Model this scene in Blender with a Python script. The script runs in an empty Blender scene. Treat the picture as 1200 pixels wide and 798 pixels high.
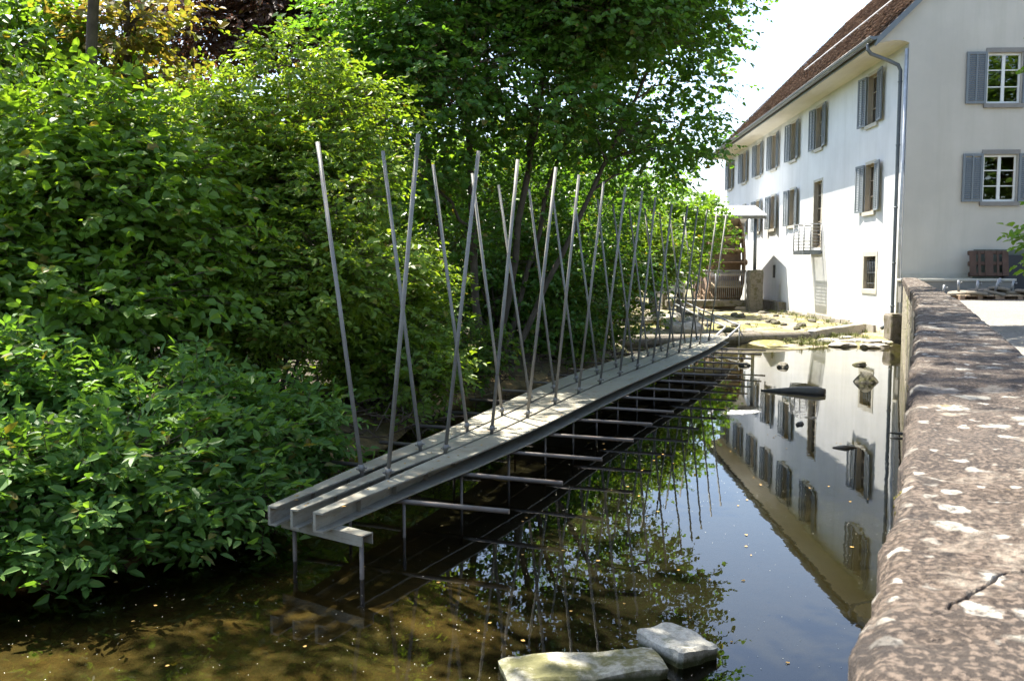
import bpy, bmesh, math, random
import numpy as np
from mathutils import Vector, Matrix, noise as mnoise
R = math.radians
rng = np.random.default_rng(7)
random.seed(7)
sc = bpy.context.scene
COL = sc.collection

# ------------------------------------------------------------------ materials
def new_mat(name):
    m = bpy.data.materials.new(name); m.use_nodes = True
    nt = m.node_tree; nt.nodes.clear()
    out = nt.nodes.new('ShaderNodeOutputMaterial')
    return m, nt, out
class G:
    """small node-graph helper"""
    def __init__(s, name):
        s.m, s.nt, s.out = new_mat(name)
    def n(s, t, **kw):
        nd = s.nt.nodes.new(t)
        for k, v in kw.items():
            if k.startswith('i_'):
                key = k[2:]
                key = int(key) if key.isdigit() else key.replace('_', ' ')
                s.put(nd.inputs[key], v)
            else: setattr(nd, k, v)
        return nd
    def put(s, sock, v):
        if hasattr(v, 'is_output') or isinstance(v, bpy.types.NodeSocket): s.nt.links.new(v, sock)
        elif isinstance(v, (tuple, list)) and len(v) == 3 and sock.type == 'RGBA': sock.default_value = (*v, 1)
        else: sock.default_value = v
    def pos(s): return s.n('ShaderNodeNewGeometry').outputs['Position']
    def obj(s): return s.n('ShaderNodeTexCoord').outputs['Object']
    def mapping(s, v, scale=(1, 1, 1), loc=(0, 0, 0)):
        return s.n('ShaderNodeMapping', i_Vector=v, i_Scale=scale, i_Location=loc).outputs[0]
    def noise(s, v, scale, detail=5, rough=.6, dist=0):
        return s.n('ShaderNodeTexNoise', i_Vector=v, i_Scale=scale, i_Detail=detail, i_Roughness=rough, i_Distortion=dist).outputs[0]
    def voro(s, v, scale, feature='F1', rnd=1):
        return s.n('ShaderNodeTexVoronoi', feature=feature, i_Vector=v, i_Scale=scale, i_Randomness=rnd).outputs['Distance']
    def ramp(s, f, *stops):
        nd = s.n('ShaderNodeValToRGB', i_Fac=f); cr = nd.color_ramp
        for i, (p, c) in enumerate(stops):
            e = cr.elements[i] if i < 2 else cr.elements.new(p)
            e.position = p
            e.color = (c, c, c, 1) if isinstance(c, (int, float)) else (*c, 1)
        return nd.outputs[0]
    def mix(s, f, a, b, mode='MIX'):
        nd = s.n('ShaderNodeMix', data_type='RGBA', blend_type=mode)
        s.put(nd.inputs[0], f); s.put(nd.inputs[6], a); s.put(nd.inputs[7], b)
        return nd.outputs[2]
    def math(s, op, a, b=0.0, clamp=False):
        nd = s.n('ShaderNodeMath', operation=op, use_clamp=clamp)
        s.put(nd.inputs[0], a); s.put(nd.inputs[1], b)
        return nd.outputs[0]
    def sep(s, v): return s.n('ShaderNodeSeparateXYZ', i_Vector=v).outputs
    def bump(s, h, strength=.4, dist=.01):
        return s.n('ShaderNodeBump', i_Height=h, i_Strength=strength, i_Distance=dist).outputs[0]
    def bsdf(s, col, rough=.7, spec=.4, metal=0, normal=None, **kw):
        b = s.n('ShaderNodeBsdfPrincipled')
        s.put(b.inputs['Base Color'], col); s.put(b.inputs['Roughness'], rough)
        s.put(b.inputs['Specular IOR Level'], spec); s.put(b.inputs['Metallic'], metal)
        if normal is not None: s.put(b.inputs['Normal'], normal)
        return b.outputs[0]
    def end(s, sh):
        s.nt.links.new(sh, s.out.inputs[0]); return s.m

def plain(name, col, rough=.7, var=.25, scale=6, spec=.4, metal=0, bump=.2, bd=.004):
    g = G(name); p = g.obj()
    n1 = g.noise(p, scale); n2 = g.noise(p, scale * 9, 3)
    dark = tuple(c * (1 - var) for c in col); lite = tuple(min(1, c * (1 + var)) for c in col)
    c = g.mix(g.ramp(n1, (.3, 0), (.7, 1)), dark, lite)
    c = g.mix(.35, c, g.mix(n2, dark, lite))
    return g.end(g.bsdf(c, rough, spec, metal, g.bump(n2, bump, bd)))

def leaf_mat(name, cols, trans=.42, rough=.42, spec=.45, tmul=(1.5, 1.42, .45)):
    g = G(name)
    geo = g.n('ShaderNodeNewGeometry')
    r = geo.outputs['Random Per Island']
    st = [(.97 * i / max(1, len(cols) - 1), c) for i, c in enumerate(cols)] + [(.985, (.22, .17, .04))]
    c = g.ramp(r, *st)
    n = g.noise(g.pos(), .9, 2)
    c = g.mix(g.ramp(n, (.35, 0), (.7, .4)), c, cols[-1])
    b = g.bsdf(c, rough, spec)
    t = g.n('ShaderNodeBsdfTranslucent', i_Color=g.mix(1, c, tmul, 'MULTIPLY'))
    # translucent colour is brighter and yellower than the reflected colour, as in real leaves
    mx = g.n('ShaderNodeMixShader', i_0=trans); g.nt.links.new(b, mx.inputs[1]); g.nt.links.new(t.outputs[0], mx.inputs[2])
    return g.end(mx.outputs[0])

M = {}
M['bark'] = plain('bark', (.075, .06, .045), .9, .5, 5, .2, 0, .8, .02)
M['twig'] = plain('twig', (.085, .06, .042), .9, .4, 5, .2)
M['leaf_dogwood'] = leaf_mat('leaf_dogwood', [(.070, .155, .032), (.092, .195, .038), (.125, .225, .044)], .48, .45, .35)
M['leaf_hazel'] = leaf_mat('leaf_hazel', [(.085, .175, .024), (.115, .220, .028), (.165, .260, .032)], .52)
M['leaf_cornel'] = leaf_mat('leaf_cornel', [(.105, .190, .024), (.140, .240, .030), (.200, .275, .038)], .52)
M['leaf_alder'] = leaf_mat('leaf_alder', [(.058, .145, .028), (.078, .182, .032), (.110, .215, .036)], .52, .34, .5)
M['leaf_maple'] = leaf_mat('leaf_maple', [(.080, .170, .025), (.11, .21, .028), (.145, .25, .03)], .5)
M['leaf_wood'] = leaf_mat('leaf_wood', [(.065, .135, .022), (.095, .18, .025), (.15, .215, .028)], .5)
M['leaf_gold'] = leaf_mat('leaf_gold', [(.15, .10, .03), (.18, .16, .03), (.15, .20, .035)], .55, tmul=(1.35, 1.2, .6))
M['leaf_copper'] = leaf_mat('leaf_copper', [(.060, .034, .034), (.085, .048, .038), (.12, .075, .04)], .4, tmul=(1.4, .95, .7))
M['flower'] = plain('flower', (.42, .36, .16), .8, .3, 8)
M['steel'] = None

def steel(name, base, rust=.25, rough=.42, metal=.55):
    g = G(name); p = g.pos()
    n1 = g.noise(p, 3.2, 6, .65); n2 = g.noise(p, 40, 4); n3 = g.noise(g.mapping(p, (1, 1, 7)), 9, 5, .7)
    c = g.mix(g.ramp(n1, (.3, 0), (.7, 1)), tuple(x * .72 for x in base), tuple(min(1, x * 1.2) for x in base))
    c = g.mix(g.math('MULTIPLY', g.ramp(n3, (.52, 0), (.75, 1)), rust), c, (.16, .09, .05))
    c = g.mix(g.math('MULTIPLY', g.ramp(n2, (.58, 0), (.7, 1)), .35), c, tuple(x * .5 for x in base))
    r = g.ramp(n1, (.3, rough - .08), (.7, rough + .18))
    return g.end(g.bsdf(c, r, .5, metal, g.bump(n2, .15, .003)))
M['beam_steel'] = steel('beam_steel', (.25, .236, .185), .8, .5, .15)
M['pole_steel'] = steel('pole_steel', (.20, .193, .172), .6, .55, .12)
M['rod_steel'] = steel('rod_steel', (.15, .13, .11), .9, .55, .25)
M['zinc'] = steel('zinc', (.13, .145, .155), .12, .45, .5)
M['zinc_pale'] = steel('zinc_pale', (.46, .48, .50), .05, .5, .2)
M['galv'] = steel('galv', (.26, .265, .27), .1, .45, .5)

def plaster(name, base):
    g = G(name); p = g.pos(); x, y, z = g.sep(p)
    big = g.noise(p, .55, 5, .6); streak = g.noise(g.mapping(p, (1.6, 1.6, .12)), 1.5, 5, .65)
    fine = g.noise(p, 55, 3, .7)
    c = g.mix(g.ramp(big, (.35, 0), (.7, 1)), tuple(v * .86 for v in base), base)
    c = g.mix(g.math('MULTIPLY', g.ramp(streak, (.48, 0), (.72, 1)), .36), c, tuple(v * t for v, t in zip(base, (.72, .72, .68))))
    low = g.ramp(g.math('ADD', z, g.math('MULTIPLY', g.noise(p, 2.2, 5), .9)), (.35, 1), (1.0, 0))   # splash dirt at the foot
    lowm = g.n('ShaderNodeMapRange', i_0=g.math('ADD', z, g.math('MULTIPLY', g.noise(p, 1.7, 6, .7), 1.0))); lowm.inputs[1].default_value = .5; lowm.inputs[2].default_value = 1.3; lowm.inputs[3].default_value = .75; lowm.inputs[4].default_value = 0
    c = g.mix(lowm.outputs[0], c, (.42, .34, .22))
    return g.end(g.bsdf(c, .9, .15, 0, g.bump(g.math('ADD', g.math('MULTIPLY', big, 2.5), fine), .22, .006)))
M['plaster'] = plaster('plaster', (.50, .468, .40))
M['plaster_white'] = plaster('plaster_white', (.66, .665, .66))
M['soffit'] = plain('soffit', (.58, .55, .485), .9, .08, 1.2)
M['sandstone'] = plain('sandstone', (.40, .38, .32), .9, .18, 4)
M['greystone'] = plain('greystone', (.20, .19, .17), .9, .2, 4)
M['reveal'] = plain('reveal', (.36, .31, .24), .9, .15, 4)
M['shutter'] = plain('shutter_paint', (.145, .165, .175), .6, .1, 3, .35)
M['winframe'] = plain('window_paint', (.62, .62, .58), .5, .06, 3)
M['winwood'] = plain('window_wood', (.30, .25, .185), .6, .15, 5)
M['dark'] = plain('dark_room', (.05, .045, .04), .9, .2, 2)

def glass():
    g = G('window_glass')
    fr = g.n('ShaderNodeFresnel', i_IOR=1.5).outputs[0]
    f = g.math('ADD', g.math('MULTIPLY', fr, 1.6), .03, True)
    t = g.n('ShaderNodeBsdfTransparent', i_Color=(.75, .8, .78)); gl = g.n('ShaderNodeBsdfGlossy', i_Color=(1, 1, 1), i_Roughness=.0)
    nz = g.bump(g.noise(g.pos(), 1.7, 2), .05, .02); g.put(gl.inputs['Normal'], nz)
    mx = g.n('ShaderNodeMixShader', i_0=f); g.nt.links.new(t.outputs[0], mx.inputs[1]); g.nt.links.new(gl.outputs[0], mx.inputs[2])
    return g.end(mx.outputs[0])
M['glass'] = glass()

def tiles():
    g = G('roof_tile')
    r = g.n('ShaderNodeNewGeometry').outputs['Random Per Island']; p = g.pos()
    c = g.ramp(r, (0, (.065, .048, .039)), (.35, (.145, .100, .077)), (.65, (.21, .148, .114)), (1, (.40, .305, .235)))
    n = g.noise(p, .8, 5, .7); n2 = g.noise(p, 14, 4)
    c = g.mix(g.ramp(n, (.45, 0), (.75, .55)), c, (.06, .05, .042))
    c = g.mix(g.ramp(n2, (.6, 0), (.72, .5)), c, (.24, .21, .17))
    return g.end(g.bsdf(c, .85, .25, 0, g.bump(n2, .3, .01)))
M['tile'] = tiles()

def ground_mat():
    g = G('stream_ground'); p = g.pos(); x, y, z = g.sep(p)
    n1 = g.noise(p, .7, 6, .65); n2 = g.noise(p, 5, 6, .7); n3 = g.noise(p, 30, 4, .7)
    vor = g.voro(p, 9); vor2 = g.voro(p, 26)
    soil = g.mix(g.ramp(n2, (.3, 0), (.7, 1)), (.025, .020, .013), (.06, .045, .028))
    soil = g.mix(g.ramp(vor2, (.15, .6), (.4, 0)), soil, (.08, .058, .03))
    mud = g.mix(g.ramp(n2, (.32, 0), (.68, 1)), (.075, .048, .020), (.30, .19, .07))
    mud = g.mix(g.ramp(n1, (.42, 0), (.62, .75)), mud, (.06, .062, .026))
    mud = g.mix(g.ramp(vor, (.10, .55), (.30, 0)), mud, (.25, .20, .11))
    silt = g.mix(g.ramp(n2, (.3, 0), (.7, 1)), (.13, .105, .075), (.27, .23, .175))
    silt = g.mix(g.ramp(vor2, (.1, .55), (.38, 0)), silt, (.11, .09, .065))
    an = g.noise(p, .8, 7, .75); an2 = g.noise(p, 17, 4)
    alg = g.mix(g.ramp(an2, (.35, 0), (.65, 1)), (.085, .09, .014), (.215, .20, .03))
    silt = g.mix(g.ramp(g.math('ADD', an, g.math('MULTIPLY', g.math('SUBTRACT', an2, .5), .35)), (.47, 0), (.56, .85)), silt, alg)
    far = g.n('ShaderNodeMapRange', i_0=g.math('ADD', y, g.math('MULTIPLY', n1, 3))); far.inputs[1].default_value = 20.5; far.inputs[2].default_value = 24.0
    wet = g.mix(far.outputs[0], mud, silt)
    bank = g.n('ShaderNodeMapRange', i_0=g.math('ADD', z, g.math('MULTIPLY', n2, .15))); bank.inputs[1].default_value = .30; bank.inputs[2].default_value = .48
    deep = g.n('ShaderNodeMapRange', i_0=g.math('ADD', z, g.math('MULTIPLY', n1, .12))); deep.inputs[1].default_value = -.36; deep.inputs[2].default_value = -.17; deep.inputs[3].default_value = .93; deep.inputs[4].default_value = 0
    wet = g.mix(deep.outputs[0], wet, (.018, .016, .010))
    c = g.mix(bank.outputs[0], wet, soil)
    return g.end(g.bsdf(c, .85, .3, 0, g.bump(g.math('ADD', n2, g.math('MULTIPLY', n3, .6)), .6, .04)))
M['ground'] = ground_mat()

def water_mat():
    g = G('stream_water'); p = g.pos()
    h = g.math('ADD', g.noise(p, 2.1, 3, .5), g.math('MULTIPLY', g.noise(g.mapping(p, (1, .6, 1)), 11, 2), .16))
    nrm = g.bump(h, .022, .035)
    fr = g.n('ShaderNodeFresnel', i_IOR=1.42, i_Normal=nrm).outputs[0]
    t = g.n('ShaderNodeBsdfTransparent', i_Color=(.44, .44, .33))
    gl = g.n('ShaderNodeBsdfGlossy', i_Color=(1, 1, 1), i_Roughness=.0, i_Normal=nrm)
    mx = g.n('ShaderNodeMixShader', i_0=fr); g.nt.links.new(t.outputs[0], mx.inputs[1]); g.nt.links.new(gl.outputs[0], mx.inputs[2])
    return g.end(mx.outputs[0])
M['water'] = water_mat()

def gravel():
    g = G('yard_gravel'); p = g.pos()
    v = g.n('ShaderNodeTexVoronoi', i_Vector=p, i_Scale=38); n = g.noise(p, .6, 5, .65); n2 = g.noise(p, 90, 2)
    c = g.mix(g.sep(v.outputs['Color'])[0], (.10, .095, .085), (.25, .235, .21))
    c = g.mix(g.ramp(n, (.35, 0), (.7, .5)), c, (.13, .115, .09))
    return g.end(g.bsdf(c, .9, .25, 0, g.bump(v.outputs['Distance'], .7, .02)))
M['gravel'] = gravel()

def capstone():
    g = G('parapet_stone'); p = g.pos()
    n1 = g.noise(p, 1.3, 6, .65); n2 = g.noise(p, 9, 7, .7, .6); n3 = g.noise(p, 70, 5, .7); n4 = g.noise(p, 260, 3, .6)
    c = g.mix(g.ramp(n2, (.33, 0), (.66, 1)), (.017, .0125, .010), (.070, .051, .037))
    c = g.mix(g.ramp(n1, (.42, 0), (.65, .75)), c, (.055, .046, .040))
    c = g.mix(g.ramp(n3, (.50, 0), (.66, .6)), c, (.115, .09, .068))
    c = g.mix(g.ramp(n4, (.47, 0), (.58, .85)), c, (.018, .014, .012))
    pale = g.math('MULTIPLY', g.ramp(g.noise(p, 5.5, 6, .7, 1.2), (.54, 0), (.64, 1)), g.ramp(n3, (.40, .1), (.56, .85)))
    c = g.mix(pale, c, (.20, .17, .135))
    stain = g.ramp(g.noise(p, 3.1, 7, .75, .8), (.50, 0), (.60, .8))
    c = g.mix(stain, c, (.030, .024, .020))
    c = g.mix(g.ramp(g.noise(p, 130, 2, .5), (.50, 0), (.62, .55)), c, (.17, .13, .10))
    # lichen rosettes: distance to warped cell centres, kept only in some cells
    w = g.n('ShaderNodeVectorMath', operation='ADD'); g.put(w.inputs[0], p)
    wc = g.n('ShaderNodeTexNoise', i_Vector=p, i_Scale=26.0, i_Detail=4.0).outputs['Color']
    ws = g.n('ShaderNodeVectorMath', operation='SCALE'); g.put(ws.inputs[0], wc); ws.inputs['Scale'].default_value = .05; g.put(w.inputs[1], ws.outputs[0])
    for sc_, thr, keep, colr in ((8.5, .40, .42, (.27, .255, .215)), (19, .38, .5, (.30, .285, .25)), (24, .36, .55, (.19, .175, .15)), (8, .24, .55, (.21, .175, .135)), (5, .34, .5, (.15, .135, .115)), (9, .34, .6, (.022, .018, .016)), (17, .2, .88, (.22, .14, .025))):
        v = g.n('ShaderNodeTexVoronoi', i_Vector=w.outputs[0], i_Scale=sc_)
        k = g.math('GREATER_THAN', g.sep(v.outputs['Color'])[0], keep)
        sz = g.math('MULTIPLY', g.sep(v.outputs['Color'])[1], thr * .7)
        d = g.math('SUBTRACT', g.math('ADD', sz, thr * .35), v.outputs['Distance'])
        m = g.math('MULTIPLY', g.math('MULTIPLY', d, 14, True), k)
        m = g.math('MULTIPLY', m, g.ramp(n3, (.36, .15), (.58, .95)))
        c = g.mix(m, c, colr)
    h = g.math('ADD', g.math('MULTIPLY', n2, 1.0), g.math('ADD', g.math('MULTIPLY', n3, .35), g.math('MULTIPLY', n4, .10)))
    return g.end(g.bsdf(c, .9, .25, 0, g.bump(h, 1.0, .016)))
M['cap'] = capstone()

def rubble():
    g = G('rubble_wall'); p = g.mapping(g.pos(), (1, 1, 1.7))
    v = g.n('ShaderNodeTexVoronoi', feature='DISTANCE_TO_EDGE', i_Vector=p, i_Scale=2.6); vc = g.n('ShaderNodeTexVoronoi', i_Vector=p, i_Scale=2.6)
    n = g.noise(g.pos(), 12, 5); n1 = g.noise(g.pos(), 1.4, 6, .7)
    c = g.mix(g.sep(vc.outputs['Color'])[0], (.17, .145, .115), (.36, .315, .25))
    c = g.mix(g.ramp(v.outputs['Distance'], (.02, .8), (.09, 0)), c, (.19, .17, .14))
    c = g.mix(g.ramp(n1, (.5, 0), (.62, .8)), c, (.15, .16, .035))
    return g.end(g.bsdf(c, .9, .2, 0, g.bump(g.math('ADD', g.ramp(v.outputs['Distance'], (0, 0), (.12, 1)), g.math('MULTIPLY', n, .4)), .9, .03)))
M['rubble'] = rubble()

def mossy(name, base, moss, amount=.5, wet=None):
    g = G(name); p = g.pos()
    n1 = g.noise(p, 3.5, 6, .7); n2 = g.noise(p, 30, 5, .7)
    c = g.mix(g.ramp(n2, (.3, 0), (.7, 1)), tuple(v * .6 for v in base), tuple(min(1, v * 1.15) for v in base))
    c = g.mix(g.ramp(n1, (amount - .06, 0), (amount + .06, .9)), c, g.mix(n2, tuple(v * .5 for v in moss), moss))
    if wet is not None:   # algae-dark tide line just above the water
        zz = g.math('ADD', g.sep(p)[2], g.math('MULTIPLY', n1, -.05)); mr = g.n('ShaderNodeMapRange', i_0=zz); mr.inputs[1].default_value = wet; mr.inputs[2].default_value = wet + .035; mr.inputs[3].default_value = 1; mr.inputs[4].default_value = 0
        c = g.mix(mr.outputs[0], c, (.045, .05, .018))
    pit = g.voro(p, 55); c = g.mix(g.ramp(pit, (.08, .6), (.22, 0)), c, tuple(v * .4 for v in base))
    return g.end(g.bsdf(c, .9, .3, 0, g.bump(n2, .7, .012)))
M['conc'] = mossy('old_concrete', (.34, .31, .26), (.20, .19, .07), .60)
M['conc_dark'] = mossy('dark_concrete', (.19, .165, .13), (.11, .10, .04), .55)
M['block'] = mossy('pale_block', (.42, .40, .34), (.10, .11, .03), .60, .0)
M['slab'] = mossy('mossy_slab', (.36, .34, .27), (.15, .14, .045), .47, .0)
M['rock'] = mossy('grey_rock', (.12, .11, .085), (.10, .10, .02), .55)
M['wetwood'] = plain('wet_wood', (.075, .065, .05), .55, .45, 7, .5, 0, .6, .01)
M['moss'] = plain('moss', (.11, .095, .015), .95, .5, 40)
M['oldwood'] = plain('old_wood', (.23, .155, .105), .85, .35, 5, .25, 0, .5, .01)
M['palewood'] = plain('pale_wood', (.42, .33, .22), .8, .25, 5, .25, 0, .4, .006)
M['darkwood'] = plain('dark_wood', (.085, .052, .038), .85, .35, 5, .25, 0, .5, .01)
M['greenboard'] = plain('green_board', (.10, .115, .09), .8, .2, 3)
M['black'] = plain('black_sheet', (.02, .022, .026), .6, .3, 3)
M['canopy'] = plain('canopy_sheet', (.72, .72, .70), .6, .08, 2)
M['base_conc'] = plain('base_concrete', (.16, .14, .11), .9, .15, 9)
M['petal'] = plain('pale_speck', (.62, .60, .5), .9, .3, 50)
M['yellowleaf'] = plain('fallen_leaf', (.40, .24, .06), .8, .4, 30)

# ------------------------------------------------------------------ mesh helpers
def link(name, me, mat, parent=None):
    o = bpy.data.objects.new(name, me); COL.objects.link(o)
    for m in (mat if isinstance(mat, (list, tuple)) else [mat]): me.materials.append(m)
    if parent: o.parent = parent
    return o
def tag(o, label=None, cat=None, group=None, kind=None):
    if label: o['label'] = label
    if cat: o['category'] = cat
    if group: o['group'] = group
    if kind: o['kind'] = kind
    return o
def empty(name, loc=(0, 0, 0), rz=0):
    o = bpy.data.objects.new(name, None); COL.objects.link(o); o.location = loc; o.rotation_euler = (0, 0, rz); o.empty_display_size = .2
    return o
class MB:
    def __init__(s): s.v, s.f, s.mi, s.sm = [], [], [], []
    def add(s, vs, fs, mi=0, smooth=False):
        b = len(s.v); s.v += [tuple(v) for v in vs]
        for f in fs: s.f.append(tuple(b + i for i in f)); s.mi.append(mi); s.sm.append(smooth)
        return s
    def box(s, a, b, mi=0, mat=None):
        (x0, y0, z0), (x1, y1, z1) = a, b
        vs = [Vector(p) for p in ((x0, y0, z0), (x1, y0, z0), (x1, y1, z0), (x0, y1, z0), (x0, y0, z1), (x1, y0, z1), (x1, y1, z1), (x0, y1, z1))]
        if mat is not None: vs = [mat @ v for v in vs]
        return s.add(vs, [(0, 3, 2, 1), (4, 5, 6, 7), (0, 1, 5, 4), (1, 2, 6, 5), (2, 3, 7, 6), (3, 0, 4, 7)], mi)
    def tube(s, pts, rad, n=8, mi=0, caps=True):
        pts = [Vector(p) for p in pts]; rad = rad if isinstance(rad, (list, tuple)) else [rad] * len(pts)
        b = len(s.v); ref = None
        for i, p in enumerate(pts):
            t = (pts[min(i + 1, len(pts) - 1)] - pts[max(i - 1, 0)]).normalized()
            if ref is None: ref = Vector((1, 0, 0)) if abs(t.x) < .8 else Vector((0, 1, 0))
            u = (ref - t * ref.dot(t)).normalized(); w = t.cross(u); ref = u
            for k in range(n):
                a = 2 * math.pi * k / n
                s.v.append(tuple(p + (u * math.cos(a) + w * math.sin(a)) * rad[i]))
        for i in range(len(pts) - 1):
            for k in range(n):
                k2 = (k + 1) % n
                s.f.append((b + i * n + k, b + i * n + k2, b + (i + 1) * n + k2, b + (i + 1) * n + k)); s.mi.append(mi); s.sm.append(True)
        if caps:
            s.f.append(tuple(b + k for k in reversed(range(n)))); s.mi.append(mi); s.sm.append(False)
            e = b + (len(pts) - 1) * n
            s.f.append(tuple(e + k for k in range(n))); s.mi.append(mi); s.sm.append(False)
        return s
    def mesh(s, name):
        me = bpy.data.meshes.new(name); me.from_pydata(s.v, [], s.f)
        me.polygons.foreach_set('material_index', s.mi); me.polygons.foreach_set('use_smooth', s.sm); me.update()
        return me
    def build(s, name, mat, parent=None, bevel=0):
        o = link(name, s.mesh(name), mat, parent)
        if bevel:
            m = o.modifiers.new('bevel', 'BEVEL'); m.width = bevel; m.segments = 2; m.limit_method = 'ANGLE'
        return o
def np_mesh(name, V, faces_flat, loop_tot, mi=None, smooth=None):
    me = bpy.data.meshes.new(name)
    me.vertices.add(len(V)); me.vertices.foreach_set('co', np.ascontiguousarray(V, dtype=np.float32).ravel())
    me.loops.add(len(faces_flat)); me.loops.foreach_set('vertex_index', faces_flat.astype(np.int32))
    me.polygons.add(len(loop_tot))
    st = np.concatenate([[0], np.cumsum(loop_tot)[:-1]]).astype(np.int32)
    me.polygons.foreach_set('loop_start', st)
    if mi is not None: me.polygons.foreach_set('material_index', mi.astype(np.int32))
    me.polygons.foreach_set('use_smooth', np.zeros(len(loop_tot), dtype=bool) if smooth is None else smooth)
    me.update(calc_edges=True); me.validate()
    return me
def rock(name, c, size, mat, seed, label, cat='rock', group=None, sub=3, rough=.35, flat=0):
    bm = bmesh.new(); bmesh.ops.create_icosphere(bm, subdivisions=sub, radius=1)
    off = Vector((seed * 3.7, seed * 1.3, seed * 2.1))
    for v in bm.verts:
        d = v.co.normalized()
        r = 1 + rough * mnoise.noise(d * 1.3 + off) + rough * .4 * mnoise.noise(d * 3.1 + off)
        q = d * r
        if flat: q.z = max(-.6, min(q.z, flat))
        v.co = Vector((q.x * size[0], q.y * size[1], q.z * size[2]))
    me = bpy.data.meshes.new(name); bm.to_mesh(me); bm.free()
    o = link(name, me, mat); o.location = c; o.rotation_euler.z = seed * 1.7
    return tag(o, label, cat, group)
def stone_box(name, sx, sy, sz, mat, rough=.02, seed=0, parent=None, cuts=8):
    """a squared block with worn, uneven faces"""
    bm = bmesh.new(); bmesh.ops.create_cube(bm, size=1)
    bmesh.ops.bevel(bm, geom=list(bm.edges), offset=.06, segments=1, affect='EDGES')
    bmesh.ops.subdivide_edges(bm, edges=list(bm.edges), cuts=cuts, use_grid_fill=True)
    for v in bm.verts:
        p = Vector((v.co.x * sx, v.co.y * sy, v.co.z * sz))
        q = p * 3 + Vector((seed * 5.1, seed, 2.3 * seed))
        p += Vector((mnoise.noise(q), mnoise.noise(q + Vector((9, 0, 0))), mnoise.noise(q + Vector((0, 9, 0))))) * rough
        p += Vector((mnoise.noise(q * 4), mnoise.noise(q * 4 + Vector((9, 0, 0))), mnoise.noise(q * 4 + Vector((0, 9, 0))))) * rough * .35
        v.co = p
    me = bpy.data.meshes.new(name); bm.to_mesh(me); bm.free()
    return link(name, me, mat, parent)

# ------------------------------------------------------------------ camera, light
F = 1050.0; HOR = 313.0
pitch = math.atan((399 - HOR) / F)
cam = bpy.data.cameras.new('camera'); cam.lens = 36 * F / 1200; cam.sensor_width = 36; cam.clip_end = 2000; cam.clip_start = .02
co = bpy.data.objects.new('camera', cam); COL.objects.link(co); co.location = (0, 0, 2.3); co.rotation_euler = (R(90) - pitch, 0, 0)
cam.dof.use_dof = True; cam.dof.focus_distance = 10.5; cam.dof.aperture_fstop = 20
sc.camera = co
SUN = Vector((-.94, 1.20, 3.25)).normalized()
sun = bpy.data.lights.new('sun', 'SUN'); sun.energy = 4.9; sun.angle = R(.5); sun.color = (1, .945, .84)
so = bpy.data.objects.new('sun', sun); COL.objects.link(so); so.location = (0, 0, 40)
so.rotation_euler = SUN.to_track_quat('Z', 'Y').to_euler()
w = bpy.data.worlds.new('World'); sc.world = w; w.use_nodes = True
nt = w.node_tree; bg = nt.nodes['Background']
sky = nt.nodes.new('ShaderNodeTexSky'); sky.sky_type = 'NISHITA'; sky.sun_disc = False
sky.sun_elevation = math.asin(SUN.z); sky.sun_rotation = math.atan2(SUN.x, SUN.y)
sky.air_density = 1.0; sky.dust_density = 1.6; sky.ozone_density = 1.0
hs = nt.nodes.new('ShaderNodeHueSaturation'); hs.inputs['Saturation'].default_value = .95
nt.links.new(sky.outputs[0], hs.inputs['Color']); nt.links.new(hs.outputs[0], bg.inputs[0]); bg.inputs[1].default_value = .102
vs = sc.view_settings; vs.view_transform = 'Standard'; vs.look = 'None'; vs.gamma = 1; vs.exposure = 2.15; vs.use_curve_mapping = False
cy = sc.cycles
cy.use_denoising = True; cy.max_bounces = 9; cy.diffuse_bounces = 7; cy.glossy_bounces = 4; cy.transmission_bounces = 4; cy.transparent_max_bounces = 10
cy.caustics_reflective = False; cy.caustics_refractive = False; cy.use_adaptive_sampling = True; cy.adaptive_threshold = .02
cy.sample_clamp_indirect = 6

# ------------------------------------------------------------------ ground, water, yard
SHORE = [(-400, -8), (-10, -8), (0, -5.6), (4, -4.7), (6.1, -3.9), (6.8, -3.0), (7.6, -2.4), (9.7, -1.95), (15.3, -.95), (20.2, 2.3), (24.3, 3.0), (27, 3.2), (33, 4.0), (40, 5.6), (44, 7.0), (60, 9.3), (400, 12)]
SY = np.array([p[0] for p in SHORE]); SX = np.array([p[1] for p in SHORE])
def sn(x, y, s):   # cheap smooth noise
    return (np.sin(x * 1.31 * s + 1.7 * np.sin(y * .83 * s)) + np.sin(y * 1.73 * s + 2.1 * np.sin(x * .57 * s + 1.3)) + np.sin((x + y) * 2.3 * s + 1.1 * np.sin((x - y) * 1.9 * s))) / 3
def weir_y(x): return np.where(x < 9.2, 26.4 + .24 * (x - 2.7), 27.95 + 1.17 * (x - 9.2))
def ground_z(x, y):
    d = np.interp(y, SY, SX) - x + .25 * sn(x, y, .9)
    bank = .06 + .55 * (1 - np.exp(-np.maximum(d, 0) / 1.3)) + .025 * np.minimum(np.maximum(d, 0), 40) + .05 * sn(x, y, 2.2)
    bed = -.17 - .35 * np.clip((x + 1.3) / 2.2, 0, 1) - .15 * np.clip((y - 7.0) / 2, 0, 1) * np.clip((1 - x) / 2.2, 0, 1) + .05 * sn(x, y, 1.6) + .03 * sn(x, y, 4.3)
    wy = weir_y(x)
    flat = np.clip((y - (wy - 5.6 + 1.1 * sn(x, y, .8))) / 3.0, 0, 1) * np.clip((x - 5.2) / 2.2, 0, 1)
    bed = bed + flat * (.545 + .035 * sn(x, y, 3.1))
    up = np.clip((y - wy) / .3, 0, 1)
    bed = bed * (1 - up) + up * (.10 + .05 * sn(x, y, 2.3) + .03 * sn(x, y, 5.1))
    t = np.clip((d + .5) / .6, 0, 1); t = t * t * (3 - 2 * t)
    return bed * (1 - t) + bank * t
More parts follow.
